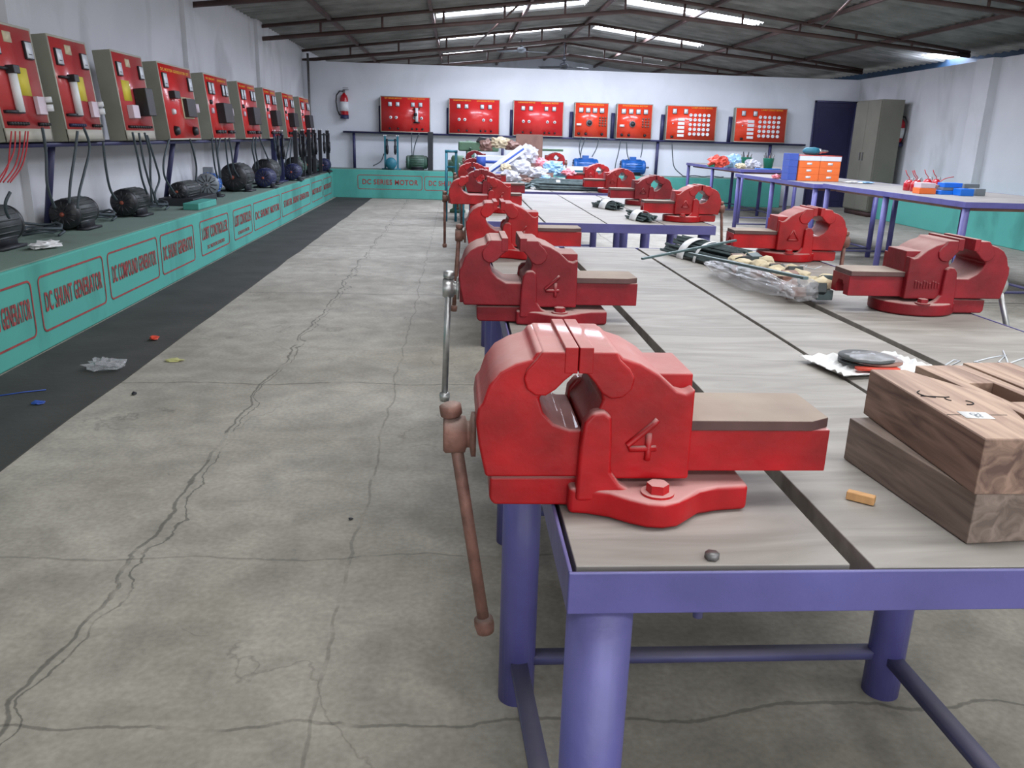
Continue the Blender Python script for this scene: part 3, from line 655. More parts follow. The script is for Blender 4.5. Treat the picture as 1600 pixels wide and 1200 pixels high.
        MB().box(-h2*.35, h2*.40, -.09, -.003, H*.25, H*.56).build('starter_box', M['black'], root, bevel=.006)
        MB().box(-h2+.09, -h2+.15, -.02, -.003, H*.40, H*.48).box(h2-.1, h2-.05, -.04, -.003, H*.38, H*.50).build('toggle', M['pinkwhite'], root)
        MB().box(-h2+.08, -h2+.14, -.02, -.003, H*.54, H*.60).build('fuse_holder', M['black'], root)
        for x in (-h2+.16, -h2+.27, -h2+.38, h2-.26, h2-.12):
            MB().box(x-.035, x+.035, -.04, -.003, H*.09, H*.14).build('plug_socket', M['black'], root)
    elif style == 'D':
        for x in (-.30, -.15, .15, .30): meter(x*w_/.98, H*.78, .038, .042)
        for x in (-.29, -.18, .18, .32):
            m_ = MB().cyl((x*w_/.98, -.002, H*.41), (x*w_/.98, -.018, H*.41), .03, .026, 14).build('selector_knob', M['white'], root)
            MB().cyl((x*w_/.98, -.018, H*.41), (x*w_/.98, -.03, H*.41), .013, .012, 10).build('knob_pin', M['dull_steel'], m_)
        terminals([-.3, -.14, .13, .22, .33], H*.10, 'black', .022)
        if 'rheostat' in lab:
            MB().cyl((.22, -.06, H*.3), (.22, -.06, H*.68), .03, seg=14).build('rheostat_tube', M['white'], root)
            MB().box(.17, .23, -.11, -.003, H*.46, H*.54).box(.16, .28, -.05, -.003, H*.27, H*.30).box(.16, .28, -.05, -.003, H*.66, H*.69).build('rheostat_bracket', M['darksteel'], root)
    elif style == 'E':
        for i in range(4): meter((-.245+i*.16)*w_/.78, H*.78, .045, .048)
        MB().cyl((-.04, -.002, H*.42), (-.04, -.05, H*.42), .062, .055, 20).build('dial_knob', M['motorgrey'], root)
        MB().cyl((-.04, -.05, H*.42), (-.04, -.07, H*.42), .045, .04, 20).build('knob_cap', M['black'], root)
        MB().box(-.29, -.2, -.03, -.003, H*.34, H*.40).build('toggle', M['white'], root)
        for i in range(3):
            for j in range(4):
                MB().cyl((.17+i*.055, -.002, H*.36+j*.048), (.17+i*.055, -.02, H*.36+j*.048), .02, .017, 10).build('lamp', M['rust'], root)
        for x in (-.24, -.1, .22): MB().cyl((x, -.002, H*.11), (x, -.04, H*.11), .03, .022, 12).build('plug_socket', M['black'], root)
    elif style == 'F':
        for x in (-.34, -.12): meter(x*w_/.98, H*.83, .042, .05)
        for j in range(5): MB().box(-.27, -.14, -.025, -.003, H*(.14+j*.115)-.025, H*(.14+j*.115)+.025).build('switch', M['white'], root, bevel=.003)
        for j in range(5):
            for i in range(5):
                x, z = (-.02+i*.088)*w_/.98, H*(.19+j*.135)
                m_ = MB().lathe([(.033, 0), (.033, -.02), (.018, -.03), (.018, -.012)], (x, -.002, z), (0, 1, 0), 14).build('lamp_holder', M['white'], root)
        MB().box(-.4, -.35, -.03, -.003, H*.07, H*.13).build('plug_socket', M['black'], root)
        MB().box(-.38, -.36, -.02, -.003, H*.46, H*.50).build('toggle', M['white'], root)
    return root
gl = 'control panels in a row on the left wall'
XF = -2.60
lp = [
 (5.02, 5.59, 'A', 'panelpink', 'leftmost wall panel, cut by the picture edge, with a white tube and yellow note'),
 (5.80, 6.37, 'A', 'panelpink', 'second wall panel from the left, with white rheostat tube, yellow note and blue terminals'),
 (6.80, 7.44, '3', 'panelpink', 'third left wall panel, with a yellow note and a black box at its right edge'),
 (7.80, 8.73, 'B', 'panelred', 'fourth left wall panel, wide and red with a small and a larger black box'),
 (9.16, 10.06, 'C', 'panelred', 'fifth left wall panel with four meters, above the grey faced motor'),
 (10.52, 11.38, 'C', 'panelred', 'sixth left wall panel with four meters and a protruding dark box'),
 (11.86, 12.64, 'C', 'panelred', 'seventh left wall panel, third from the far corner'),
 (13.1, 13.98, 'C', 'panelred', 'eighth left wall panel, second from the far corner'),
 (14.5, 15.4, 'C', 'panelred', 'last left wall panel beside the far left corner of the room'),
]
for y0, y1, st_, fc, lab in lp:
    w_ = y1-y0
    ti = ()
    if st_ == 'B': ti = (('DC MOTOR GENERATOR SET', 0, .6, .035, w_*.85),)
    if st_ == 'C': ti = (('DC SHUNT', -w_*.24, .61, .03, w_*.36), ('GENERATOR', w_*.22, .61, .03, w_*.36))
    panel(w_, .66, .13, st_, lab, gl, fc, (XF+.055, (y0+y1)/2, 1.095), PI/2, -math.radians(5.5), ti)

def motor(name, loc, rz, r, L, body, lab, endm='black', group=None, box=True, cat='motor', feet=True):
    """axis along local y, near end at y=0"""
    t = empty(name, loc, rz, lab, cat, group)
    zc = r+.014
    b = MB().lathe([(r*.9, L*.14), (r*.98, L*.15), (r*.98, L*.84), (r*.9, L*.86)], (0, 0, zc), (0, 1, 0), 32)
    for k in range(20):
        a = k*2*PI/20; Mx = Matrix.Translation((0, 0, zc)) @ Matrix.Rotation(a, 4, 'Y')
        if math.sin(a-PI/2) < .8: b.box(-.004, .004, L*.2, L*.8, r*.9, r*1.04, Mx)
    b.build('stator', M[body], t)
    e = MB().lathe([(r*.55, 0), (r*.86, .005), (r, .03), (r*1.0, L*.14), (r*.9, L*.15)], (0, 0, zc), (0, 1, 0), 32)
    e.build('fan_cover', M[endm], t)
    g = MB()
    for k in range(12):
        a = k*2*PI/12; Mx = Matrix.Translation((0, 0, zc)) @ Matrix.Rotation(a, 4, 'Y'); g.box(-.004, .004, -.004, .012, r*.3, r*.85, Mx)
    g.build('vent_ribs', M['darksteel'], t)
    MB().lathe([(r*.5, L), (r*.8, L*.98), (r*.95, L*.93), (r*.95, L*.84)], (0, 0, zc), (0, 1, 0), 28).build('end_bell', M[endm], t)
    MB().cyl((0, L, zc), (0, L+.07, zc), .016, seg=12).build('shaft', M['dull_steel'], t)
    MB().cyl((0, -.012, zc), (0, .01, zc), r*.14, seg=12).build('fan_hub', M['orangecu' if endm != 'motorgrey' else 'dull_steel'], t)
    if feet:
        for s_ in (-1, 1):
            MB().box(s_*r*.86-.04, s_*r*.86+.04, L*.2, L*.8, 0, .018).box(s_*r*.72-.012, s_*r*.72+.012, L*.24, L*.76, .01, zc*.72).build('foot', M['darksteel'], t)
    if box: MB().box(-.05, .05, L*.35, L*.6, zc+r*.9, zc+r*1.0+.055).build('terminal_box', M[endm if endm != 'black' else body], t, bevel=.004)
    return t
gm = 'electric motors along the left plinth'
PZ = .492
ML = [
 ('electric_motor', -2.72, 4.80, 0, .115, .46, 'motordark', 'black', 'dark motor at the left picture edge, nearest on the plinth', False),
 ('electric_motor', -2.70, 5.92, 0, .102, .40, 'motordark', 'black', 'dark round motor with an orange shaft end, second on the plinth', False),
 ('electric_motor', -2.68, 6.92, 0, .105, .40, 'motordark', 'black', 'dark round motor below the third wall panel, third on the plinth', False),
 ('electric_motor', -2.66, 9.2, .15, .12, .4, 'blue', 'motorgrey', 'grey faced motor with a blue body and blue terminal box', True),
 ('electric_motor', -2.62, 10.1, 0, .155, .5, 'motordark', 'black', 'big dark motor right behind the blue bodied motor', False),
 ('electric_motor', -2.60, 11.6, 0, .16, .5, 'motordark', 'black', 'big dark motor under the sixth and seventh wall panels', False),
 ('electric_motor', -2.60, 13.7, 0, .15, .5, 'motorgreen', 'black', 'dark green motor between the black load stands', False),
 ('electric_motor', -2.60, 15.0, 0, .14, .5, 'motordark', 'black', 'dark brown motor beyond the green one near the far corner', False),
]
for nm, x, y, rz, r, L, bo, en, lab, bx in ML: motor(nm, (x, y, PZ), rz, r, L, bo, lab, en, gm, bx)
motor('coupled_generator', (-2.64, 8.15, PZ+.03), 0, .085, .55, 'motordark', 'slim dark generator with coupling standing on a dark base before the grey faced motor', 'black', gm, False, 'generator', False)
o = MB().box(-2.80, -2.48, 8.1, 8.9, PZ, PZ+.07).build('machine_bed', M['darksteel'], bevel=.006); tag(o, 'dark iron bed under the slim dark generator', 'machine base')
o = MB().box(-2.46, -2.32, 7.72, 8.3, PZ, PZ+.06).build('teal_block', M['teal'], bevel=.008); tag(o, 'small teal painted block on the plinth in front of the dark generator', 'block')
for x, y, lab in ((-2.45, 10.9, 'small navy motor coupled to the big dark motor'), (-2.44, 12.7, 'small navy motor beyond the second big dark motor'), (-2.45, 15.75, 'small navy motor at the far end of the plinth')):
    motor('small_motor', (x, y, PZ), 0, .115, .34, 'navy', lab, 'navy', 'small navy motors on the plinth', False)
# brake load stands
def stand(x, y, w_, h, lab, m, lean=.0, base=PZ, rz=PI/2, t=.05):
    r = empty('load_stand', (x, y, base), rz, lab, 'load stand', 'brake load stands')
    for s_ in (-1, 1):
        c_ = MB().box(s_*w_/2-t/2, s_*w_/2+t/2, -.03, .03, 0, h).build('column', M[m], r, bevel=.003)
        MB().cyl((s_*w_*.32, -.05, h-.05), (s_*w_*.32, -.05, h*.45), .018, seg=10).cyl((s_*w_*.32, -.05, h*.72), (s_*w_*.32, -.05, h*.5), .026, seg=10).build('spring_balance', M['darksteel'], r)
        MB().cyl((s_*w_/2-.02, -.03, h), (s_*w_/2-.02, -.03, h+.02), .012, seg=8).cyl((s_*w_/2+.015, .01, h), (s_*w_/2+.015, .01, h+.02), .012, seg=8).build('bolt', M['white'], r)
    MB().box(-w_/2, w_/2, -.02, .02, h-.09, h-.065).build('cross_bar', M[m], r)
    MB().box(-w_/2-.06, w_/2+.06, -.08, .08, 0, .02).build('foot_plate', M[m], r)
for x, y, w_, h, lab, m in ((-2.55, 12.35, .5, .70, 'dark blue painted load stand, nearest of the stands on the plinth', 'navy'), (-2.47, 13.6, .6, .72, 'black load stand with white top bolts beside the green motor', 'darksteel'),
                            (-2.47, 14.75, .5, .74, 'black load stand with white top bolts in front of the last wall panel', 'darksteel'), (-2.46, 16.05, .9, .74, 'black and green load stand at the far end of the plinth, framing a motor', 'darksteel')):
    stand(x, y, w_, h, lab, m)
# cables from the panels
def cable(pts, r, lab, m='cable', group='grey cables hanging from the wall panels'):
    P_ = [Vector(p) for p in pts]; out = []
    for i in range(len(P_)-1):
        p0, p1, p2, p3 = P_[max(i-1, 0)], P_[i], P_[i+1], P_[min(i+2, len(P_)-1)]
        for k in range(6):
            t = k/6; out.append(.5*((2*p1)+(p2-p0)*t+(2*p0-5*p1+4*p2-p3)*t*t+(3*p1-p0-3*p2+p3)*t**3))
    out.append(P_[-1]); o = MB().tube(out, r, 7).build('cable', M[m], smooth=60); return tag(o, lab, 'cable', group)
def cb(pxs, lab, xs=(-2.5, -2.55), r=.009, m='cable', group='grey cables hanging from the wall panels'):
    n = len(pxs); cable([at(px, py, x=xs[0]+(xs[1]-xs[0])*i/(n-1)) for i, (px, py) in enumerate(pxs)], r, lab, m, group)
cb([(66, 200), (72, 240), (74, 290), (86, 325)], 'grey cable dropping to the second motor from the leftmost wall panel')
cb([(121, 205), (117, 240), (110, 285), (108, 318)], 'left grey cable of the pair below the second wall panel')
cb([(131, 200), (140, 230), (132, 268), (124, 300), (121, 326)], 'bowed grey cable of the pair below the second wall panel')
cb([(161, 222), (165, 260), (172, 295), (182, 312)], 'grey cable dropping to the third motor')
cb([(207, 207), (215, 245), (222, 280), (230, 303)], 'leftmost of the four grey cables below the third wall panel')
cb([(217, 208), (224, 250), (233, 285), (240, 303), (243, 316)], 'second of the four grey cables below the third wall panel')
cb([(226, 208), (234, 240), (235, 275), (236, 300), (238, 318)], 'third of the four grey cables below the third wall panel')
cb([(230, 212), (243, 255), (249, 280), (242, 303), (246, 318)], 'rightmost grey cable below the third wall panel, bowed')
cb([(264, 218), (256, 250), (257, 275), (268, 295), (274, 303)], 'bowed grey cable left below the fourth wall panel')
cb([(297, 218), (303, 240), (307, 262), (306, 283)], 'grey cable right below the fourth wall panel')
for i, (a, b, c_) in enumerate(((331, 335, 340), (337, 341, 343), (344, 342, 345), (352, 356, 362), (358, 364, 374))):
    cb([(a, 216), (b-2, 240), (b+1, 262), (c_, 278)], '%s grey cable below the fifth wall panel' % ('first', 'second', 'third', 'fourth', 'fifth')[i], r=.009)
for i, (a, b, c_) in enumerate(((396, 394, 398), (400, 399, 402), (405, 412, 420), (428, 430, 436), (431, 434, 438), (455, 450, 446), (457, 455, 453), (478, 476, 474), (481, 479, 478))):
    cb([(a, 214), (b, 232), (c_, 252), (c_+1, 264)], 'thin grey cable in the cluster below the far wall panels, %s from the left' % ('first', 'second', 'third', 'fourth', 'fifth', 'sixth', 'seventh', 'eighth', 'ninth')[i], r=.010)
for i, (a, b, c_, d_) in enumerate(((18, 15, 12, 0), (24, 22, 10, -6), (31, 30, 22, 5), (40, 36, 28, 12), (44, 41, 33, 16))):
    cb([(a, 205), (b, 235), (c_, 262), (d_, 285)], 'thin red wire %s under the leftmost wall panel' % ('at the far left', 'second from the left', 'in the middle of the bunch', 'second from the right', 'at the right')[i], r=.004, m='redwire', group='red wires below the leftmost panel')
cb([(16, 300), (9, 315), (9, 328), (14, 340)], 'grey cable curving down to the motor at the left picture edge')
for i, (x, y, r1, lab) in enumerate(((-2.7, 5.62, .10, 'coil of dark cable behind the leftmost motor'), (-2.75, 6.62, .1, 'loose coil of dark cable between the second and third motor'), (-2.7, 7.62, .12, 'tangle of dark cable behind the third motor'))):
    pts = [(x+r1*math.cos(t*.6)*(1+.2*math.sin(t)), y+r1*1.6*math.sin(t*.6), PZ+.012+.02*math.sin(t*.9)**2+.002*t) for t in range(28)]
    o = MB().tube(pts, .009, 6).build('cable_coil', M['cable'], smooth=60); tag(o, lab, 'cable', 'cable coils on the plinth')
m_ = MB().crumple((-2.44, 5.08, PZ+.02), (.07, .10, .022), .5, 3, 4); tag(m_.build('crumpled_paper', M['paper'], smooth=0), 'crumpled white paper beside the leftmost motor on the plinth', 'paper')

# ---------------------------------------------------------------- back wall
r = empty('panel_rail', (0, YB, 0), 0, 'dark blue steel rail carrying the panels along the back wall', 'shelf')
MB().box(-2.2, 7.0, -.16, -.02, 1.20, 1.235).build('shelf_angle', M['shelfblue'], r)
for x in (-2.0, .9, 4.0, 6.3): MB().box(x-.025, x+.025, -.12, -.07, .542, 1.2).build('post', M['shelfblue'], r)
for x in (-1.48, -.17, 1.07, 2.25, 3.08, 4.08, 5.45): MB().box(x-.035, x+.03, -.06, -.01, 1.235, 1.72).build('upright', M['shelfblue'], r)
bp_ = [
 (594, 672, 150, 206, 'D', 'panelred', 'leftmost back wall panel, with a metal rheostat tube on its right half', (('DC SERIES MOTOR', 'DC SHUNT MOTOR'))),
 (701, 781, 152, 208, 'D', 'panelred', 'second back wall panel from the left, red with four white meters and four knobs', ('COMPOUND MOTOR', 'UNIVERSAL MOTOR')),
 (802, 881, 155, 212, 'D', 'panelred', 'third back wall panel from the left, behind the upright brown board', ('CAPACITOR MOTOR', 'UNIVERSAL MOTOR')),
 (898, 951, 160, 216, 'E', 'panelorange', 'fourth back wall panel, small and orange with a round dial above the first blue motor', ('SYNCHRONOUS MOTOR',)),
 (964, 1020, 162, 218, 'E', 'panelorange', 'fifth back wall panel, small and orange with a round dial above the second blue motor', ('SYNCHRONOUS MOTOR',)),
 (1042, 1120, 164, 220, 'F', 'panelorange', 'left of the two lamp bank panels on the back wall', ('LAMP LOAD BANK',)),
 (1149, 1230, 170, 224, 'F', 'panelorange', 'right of the two lamp bank panels on the back wall, beside the door', ('LAMP LOAD BANK',)),
]
for x0, x1, y0, y1, st_, fc, lab, tt in bp_:
    Yf = 16.72; a = at(x0, (y0+y1)/2, y=Yf).x; b = at(x1, (y0+y1)/2, y=Yf).x; w_ = b-a; h_ = .66
    if len(tt) == 2: ti = ((tt[0], -w_*.24, .62, .035, w_*.34), (tt[1], w_*.22, .62, .035, w_*.34))
    elif st_ == 'E': ti = ((tt[0], 0, .62, .035, w_*.7),)
    else: ti = ((tt[0], w_*.2, .62, .04, w_*.42),)
    panel(w_, h_, .14, st_, lab, 'control panels on the back wall', fc, ((a+b)/2, Yf+.03, 1.238), 0, -math.radians(3), ti)
# fire extinguishers
def ext(loc, rz, lab):
    r = empty('fire_extinguisher', loc, rz, lab, 'fire extinguisher')
    MB().lathe([(.07, 0), (.078, .01), (.078, .36), (.06, .42), (.03, .45), (.022, .47)], (0, 0, 0), (0, 0, 1), 24).build('cylinder', M['redcan'], r)
    MB().lathe([(.079, .14), (.0795, .14), (.0795, .31), (.079, .31)], (0, 0, 0), (0, 0, 1), 24).build('label_band', M['white'], r)
    MB().lathe([(.08, -.002), (.081, .0), (.081, .07), (.079, .07)], (0, 0, 0), (0, 0, 1), 24).build('base_ring', M['navy'], r)
    MB().cyl((0, 0, .46), (0, 0, .52), .022, seg=12).box(-.02, .09, -.012, .012, .52, .535).box(-.02, .08, -.012, .012, .555, .565).build('valve', M['dull_steel'], r)
    P_ = [(-.02, 0, .5), (-.08, -.02, .5), (-.14, -.03, .42), (-.15, -.03, .3), (-.13, -.02, .15), (-.09, -.01, .06)]
    MB().tube(P_, .012, 8).build('hose', M['black'], r, smooth=60)
ext((-2.17, YB-.085, 1.46), 0, 'red fire extinguisher with black hose on the back wall near the left corner')
ext((7.85, 14.80, 1.24), PI/2, 'red fire extinguisher on the right wall, half hidden by the steel cabinet')
# motors on the back plinth
motor('electric_motor', (2.30, 16.72, .542), -PI/2, .145, .50, 'blue', 'left of the two bright blue motors on the back plinth', 'blue', 'blue motors on the back plinth', True)
motor('electric_motor', (3.25, 16.72, .542), -PI/2, .145, .50, 'blue', 'right of the two bright blue motors on the back plinth', 'blue', 'blue motors on the back plinth', True)
motor('electric_motor', (-.98, 16.68, .542), -PI/2, .13, .42, 'motorgreen', 'dark green motor on the back plinth under the leftmost back wall panel', 'motorgreen', None, False)
o = MB().box(-.56, -.46, 16.55, 16.65, .542, 1.26).build('black_post', M['darksteel'], bevel=.004); tag(o, 'thick black steel column beside the green motor on the back plinth', 'post')
o = stand(-1.26, 16.6, .24, .62, 'small teal framed load stand with a round balance on the back plinth', 'teal2', base=.542, rz=0, t=.035)
o = MB().lathe([(.02, -.05), (.1, -.04), (.11, 0), (.1, .04), (.02, .05)], (-1.26, 16.45, .66), (0, 1, 0), 24).build('brake_drum', M['teal2']); tag(o, 'round teal brake drum inside the small load stand', 'drum')
for i, (pp, lab) in enumerate(((((908, 214), (905, 232), (908, 248)), 'left cable above the left blue motor'), (((915, 216), (909, 232), (907, 245)), 'second cable above the left blue motor'), (((936, 217), (932, 232), (925, 245)), 'right cable above the left blue motor'),
    (((970, 219), (966, 240), (962, 256), (960, 273)), 'cable hanging left of the right blue motor'), (((979, 222), (980, 240), (983, 250)), 'left cable above the right blue motor'), (((1004, 222), (1003, 236), (1001, 246)), 'right cable above the right blue motor'),
    (((1050, 222), (1051, 245), (1054, 262), (1066, 274)), 'cable curving down below the left lamp bank panel'), (((1166, 262), (1163, 270), (1157, 277)), 'short cable end near the door on the back plinth'), (((643, 208), (643, 225), (644, 243)), 'left cable below the leftmost back wall panel'), (((655, 208), (648, 228), (646, 243)), 'right cable below the leftmost back wall panel'),
    (((600, 240), (595, 252), (583, 259)), 'cable curving from the small teal load stand'))):
    P_ = [at(x, y, y=16.6-.02*k) for k, (x, y) in enumerate(pp)]; cable(P_, .01, lab, 'cable', 'cables at the back wall')
pts = [at(1066+i*5, 274+2*math.sin(i*1.3), y=16.55)+Vector((0, 0, 0)) for i in range(14)]
for p in pts: p.z = .555+.02*abs(math.sin(p.x*9))
o = MB().tube(pts, .01, 6).build('cable', M['cable'], smooth=60); tag(o, 'tangled cable lying on the back plinth right of the motors', 'cable', 'cables at the back wall')

# ---------------------------------------------------------------- steel cabinet
r = empty('steel_cabinet', (7.62, 15.1, 0), 0, 'tall grey steel cabinet standing against the right wall beside the dark door', 'cabinet')
x0, x1, y0, y1 = -.23, .17, -.45, .50
MB().box(x0, x1, y0, y1, .09, 2.02).build('body', M['cabinet'], r, bevel=.006)
MB().box(x0+.02, x1-.02, y0+.02, y1-.02, 0, .09).build('kick_base', M['cabinet_in'], r)
for a, b in ((y0+.01, (y0+y1)/2-.003), ((y0+y1)/2+.003, y1-.01)):
    dd = MB().box(x0-.018, x0, a, b, .11, 2.0).build('door', M['cabinet'], r, bevel=.003)
    yy = b-.05 if a < -.2 else a+.05
    MB().box(x0-.04, x0-.018, yy-.012, yy+.012, .98, 1.12).build('handle', M['dull_steel'], dd, bevel=.003)

# ---------------------------------------------------------------- things on the nearest table
def wblock(root, name, x0, x1, y0, y1, z0, z1, m, bevel=.0015): return MB().box(x0, x1, y0, y1, z0, z1).build(name, m, root, bevel=bevel)
# lower beam (slightly turned) and upper beams of the wooden pattern
o = MB().box(0, .115, 0, .28, 0, .066).build('wooden_block', M['wood_grey'], bevel=.0015, loc=(.622, .862, TZ), rz=.09); tag(o, 'dusty dark wooden block lying under the wooden plane body', 'wood block')
r = empty('wooden_plane_body', (.617, .86, TZ+.0665), .0, 'long brown wooden beam with a white paper label and pen mark, on the lower block', 'wood block')
ub = MB().prism([(0, 0), (.075, 0), (.125, .16), (.065, .30), (.010, .30)], 0, .070, 'z').build('beam', M['wood'], r, bevel=.0015)
MB().prism([(.0015, .0015), (.0735, .0015), (.123, .16), (.064, .2985), (.0115, .2985)], .0695, .0705, 'z').build('planed_top', M['wood_top'], r)
MB().box(-.018, .018, -.013, .013, .0708, .0712, Matrix.Translation((.042, .085, 0)) @ Matrix.Rotation(-.12, 4, 'Z')).build('paper_label', M['paper'], r)
text_mesh('label_lettering', 'GI', M['greytray'], .014, r, Matrix.Translation((.042, .087, .0716)), .0001)
text_mesh('label_lettering', '55', M['greytray'], .010, r, Matrix.Translation((.042, .078, .0716)), .0001)
MB().box(.005, .085, .0865, .0885, .0704, .0707).build('saw_kerf', M['dark_mark'], r)
# pen mark: an arc crossed by a stroke and a curly stroke
def arc(cx, cy, rr, a0, a1, n=12): return [(cx+rr*math.cos(math.radians(a0+(a1-a0)*k/n)), cy+rr*.9*math.sin(math.radians(a0+(a1-a0)*k/n)), .0708) for k in range(n+1)]
pm = MB(); pm.tube(arc(.035, .175, .018, 120, 260), .0010, 5); pm.tube([(.014, .165, .0708), (.03, .163, .0708), (.048, .160, .0708)], .0010, 5); pm.tube(arc(.052, .152, .010, 90, 230), .0010, 5); pm.tube(arc(.060, .137, .010, 60, -110), .0010, 5)
pm.build('pen_mark', M['dark_mark'], r)
# mortised frames to the right
def mortised(x, y, rz, L, Wd, lab, z=TZ, hh=.118, holes=((.10, .17),)):
    r = empty('mortised_wood_frame', (x, y, z), rz, lab, 'wood block', 'mortised wooden blocks beside the beam')
    m_ = MB(); a = .022
    ys = [0]+[q for h in holes for q in h]+[L]
    m_.box(0, a, 0, L, 0, hh).box(Wd-a, Wd, 0, L, 0, hh)
    for i in range(0, len(ys), 2): m_.box(a, Wd-a, ys[i], ys[i+1], 0, hh)
    m_.build('block', M['wood_top'], r, bevel=.001)
    for h in holes: MB().box(a, Wd-a, h[0], h[1], .0, .03).build('mortise_floor', M['wood_grey'], r)
mortised(.765, .80, .06, .43, .085, 'wooden block with a square mortise, right of the labelled beam', hh=.125, holes=((.24, .33),))
mortised(.858, .80, .06, .45, .085, 'wooden block with a square mortise, cut by the right picture edge', hh=.125, holes=((.25, .34),))
o = MB().box(-.006, .006, -.018, .018, 0, .012, Matrix.Rotation(.9, 4, 'Z')).build('wood_chip', M['chip'], bevel=.0015, loc=(.548, .985, TZ)); tag(o, 'small pale wooden offcut on the planks left of the wooden blocks', 'wood chip')
o = MB().cyl((0, 0, 0), (0, 0, .007), .0085, seg=6).build('hex_nut', M['dull_steel'], loc=(.297, .832, TZ)); tag(o, 'small dark hexagonal nut near the front edge of the nearest table', 'nut')
o = MB().cyl((0, 0, -.075), (0, 0, -.045), .010, seg=6).cyl((0, 0, -.085), (0, 0, -.045), .006, seg=10).build('bolt_end', M['purple2'], T1, loc=(.292-.8235, .815-2.23+.03, TZ-.0))
# paper packet with round grinding discs
r = empty('paper_packet', (.895, 1.665, TZ), .2, 'open white paper packet holding dark abrasive discs, on the planks', 'packet')
m_ = MB(); n = 14; 
grid = [[m_.bm.verts.new(((i/n-.5)*.24+.006*noise.noise(Vector((i, j, 0))*.9), (j/n-.5)*.155+.006*noise.noise(Vector((j, i, 4))*.9), .003+.012*abs(noise.noise(Vector((i*.5, j*.5, 2))))+(.008 if i in (0, n) or j in (0, n) else 0))) for j in range(n+1)] for i in range(n+1)]
for i in range(n):
    for j in range(n): m_.bm.faces.new([grid[i][j], grid[i+1][j], grid[i+1][j+1], grid[i][j+1]])
o = m_.build('wrapping_paper', M['paper'], r, smooth=0); s_ = o.modifiers.new('s', 'SOLIDIFY'); s_.thickness = .0015
for k, (x, y, z) in enumerate(((.0, .01, .012), (.012, .0, .017), (-.005, .004, .022))): MB().cyl((x, y, z), (x, y, z+.004), .058, seg=32).build('disc', M['brownboard'] if k % 2 else M['motordark'], r)
MB().crumple((.01, 0, .022), (.062, .05, .008), .25, 3, 12).build('plastic_film', M['clear'], r, smooth=0)
MB().box(-.05, .04, -.062, -.045, .010, .016, Matrix.Rotation(-.25, 4, 'Z')).build('orange_strip', M['orangenet'], r)
# plastic wrapped pack of steel pieces
pa = Vector((1.03, 3.02, TZ)); pb = Vector((1.0, 2.42, TZ))
r = empty('plastic_wrapped_pack', (1.02, 2.70, TZ), .12, 'clear plastic bag with cream paper wrapped steel pieces, in front of the glossy red vise', 'plastic pack')
for k in range(30):
    x, y = rnd.uniform(-.02, .13), -.32+.6*k/29; a = rnd.uniform(-.4, .4)
    MB().box(-.025, .025, -.018, .018, 0, .03, Matrix.Translation((x, y, rnd.uniform(.01, .045))) @ Matrix.Rotation(a, 4, 'Z') @ Matrix.Rotation(rnd.uniform(-.5, .5), 4, 'X')).build('steel_piece', M[('motordark', 'bundle', 'brownboard', 'rust')[k % 4]], r, bevel=.002)
    if k % 2: MB().crumple((x+.01, y+.02, .055), (.035, .028, .02), .5, 2, k).build('paper_wrap', M['cream'], r, smooth=0)
MB().crumple((-.055, -.02, .035), (.055, .31, .036), .2, 4, 3, 2.0).build('plastic_bag', M['clear'], r, smooth=0)
MB().crumple((-.01, -.30, .042), (.05, .05, .04), .2, 3, 8).build('bag_end', M['clear'], r, smooth=0)
# bundle of flat files / rods with paper bands, and loose bars
def bundle(name, loc, rz, L, W_, H_, n, lab, m='bundle', bands=((-.2, .05),), group='bundles of steel rods on the tables', bm='white'):
    r = empty(name, loc, rz, lab, 'rod bundle', group); m_ = MB()
    for k in range(n):
        rr = math.sqrt(rnd.random()); th = rnd.uniform(0, PI); x = rr*math.cos(th)*W_/2; z = .008+rr*math.sin(th)*H_
        o_ = rnd.uniform(-.03, .03); d0 = rnd.uniform(-.012, .012)
        m_.cyl((x+d0, -L/2+o_, z), (x-d0, L/2+o_, max(.006, z+rnd.uniform(-.008, .008))), .006, seg=5)
    o = m_.build('rods', M[m], r, smooth=0); o['kind'] = 'stuff'
    for (p, wd) in bands:
        m_ = MB(); N_ = 16; prev = None
        for k in range(N_+1):
            th = PI*k/N_; q = [m_.bm.verts.new(((W_/2+.010)*math.cos(th), p+s_*wd/2, max(.0005, (H_+.016)*math.sin(th)))) for s_ in (-1, 1)]
            if prev: m_.bm.faces.new([prev[0], prev[1], q[1], q[0]])
            prev = q
        o = m_.build('paper_band', M[bm], r); s_ = o.modifiers.new('s', 'SOLIDIFY'); s_.thickness = .001
    return r
bundle('rod_bundle', (1.02, 3.28, TZ), .28, .46, .15, .065, 60, 'dark bundle of steel strips with white bands lying behind the plastic pack', bands=((.08, .05), (-.03, .018)))
def bar(p0, p1, w_, h_, lab, m='barsteel'):
    p0, p1 = Vector(p0), Vector(p1); d = p1-p0; L = d.length; Mx = Matrix.Translation(p0) @ d.to_track_quat('Y', 'Z').to_matrix().to_4x4()
    o = MB().box(-w_/2, w_/2, 0, L, 0, h_, Mx).build('flat_bar', M[m], bevel=.001); return tag(o, lab, 'steel bar', 'loose steel bars on the nearest table')
p0 = at(1003, 406, z=TZ+.03); p1 = at(1150, 377, z=TZ+.085); bar(p0, p1, .012, .008, 'flat steel bar pointing at the slide of the glossy red vise')
p0 = at(1078, 398, z=TZ+.083); p1 = at(1259, 437, z=TZ+.115); bar(p0, p1, .016, .008, 'long flat steel bar lying across the plastic pack')
bundle('rod_bundle', (1.11, 4.98, TZ), .25, .24, .09, .045, 40, 'small dark bundle with a white paper band near the front edge of the second table', bands=((.0, .09),))
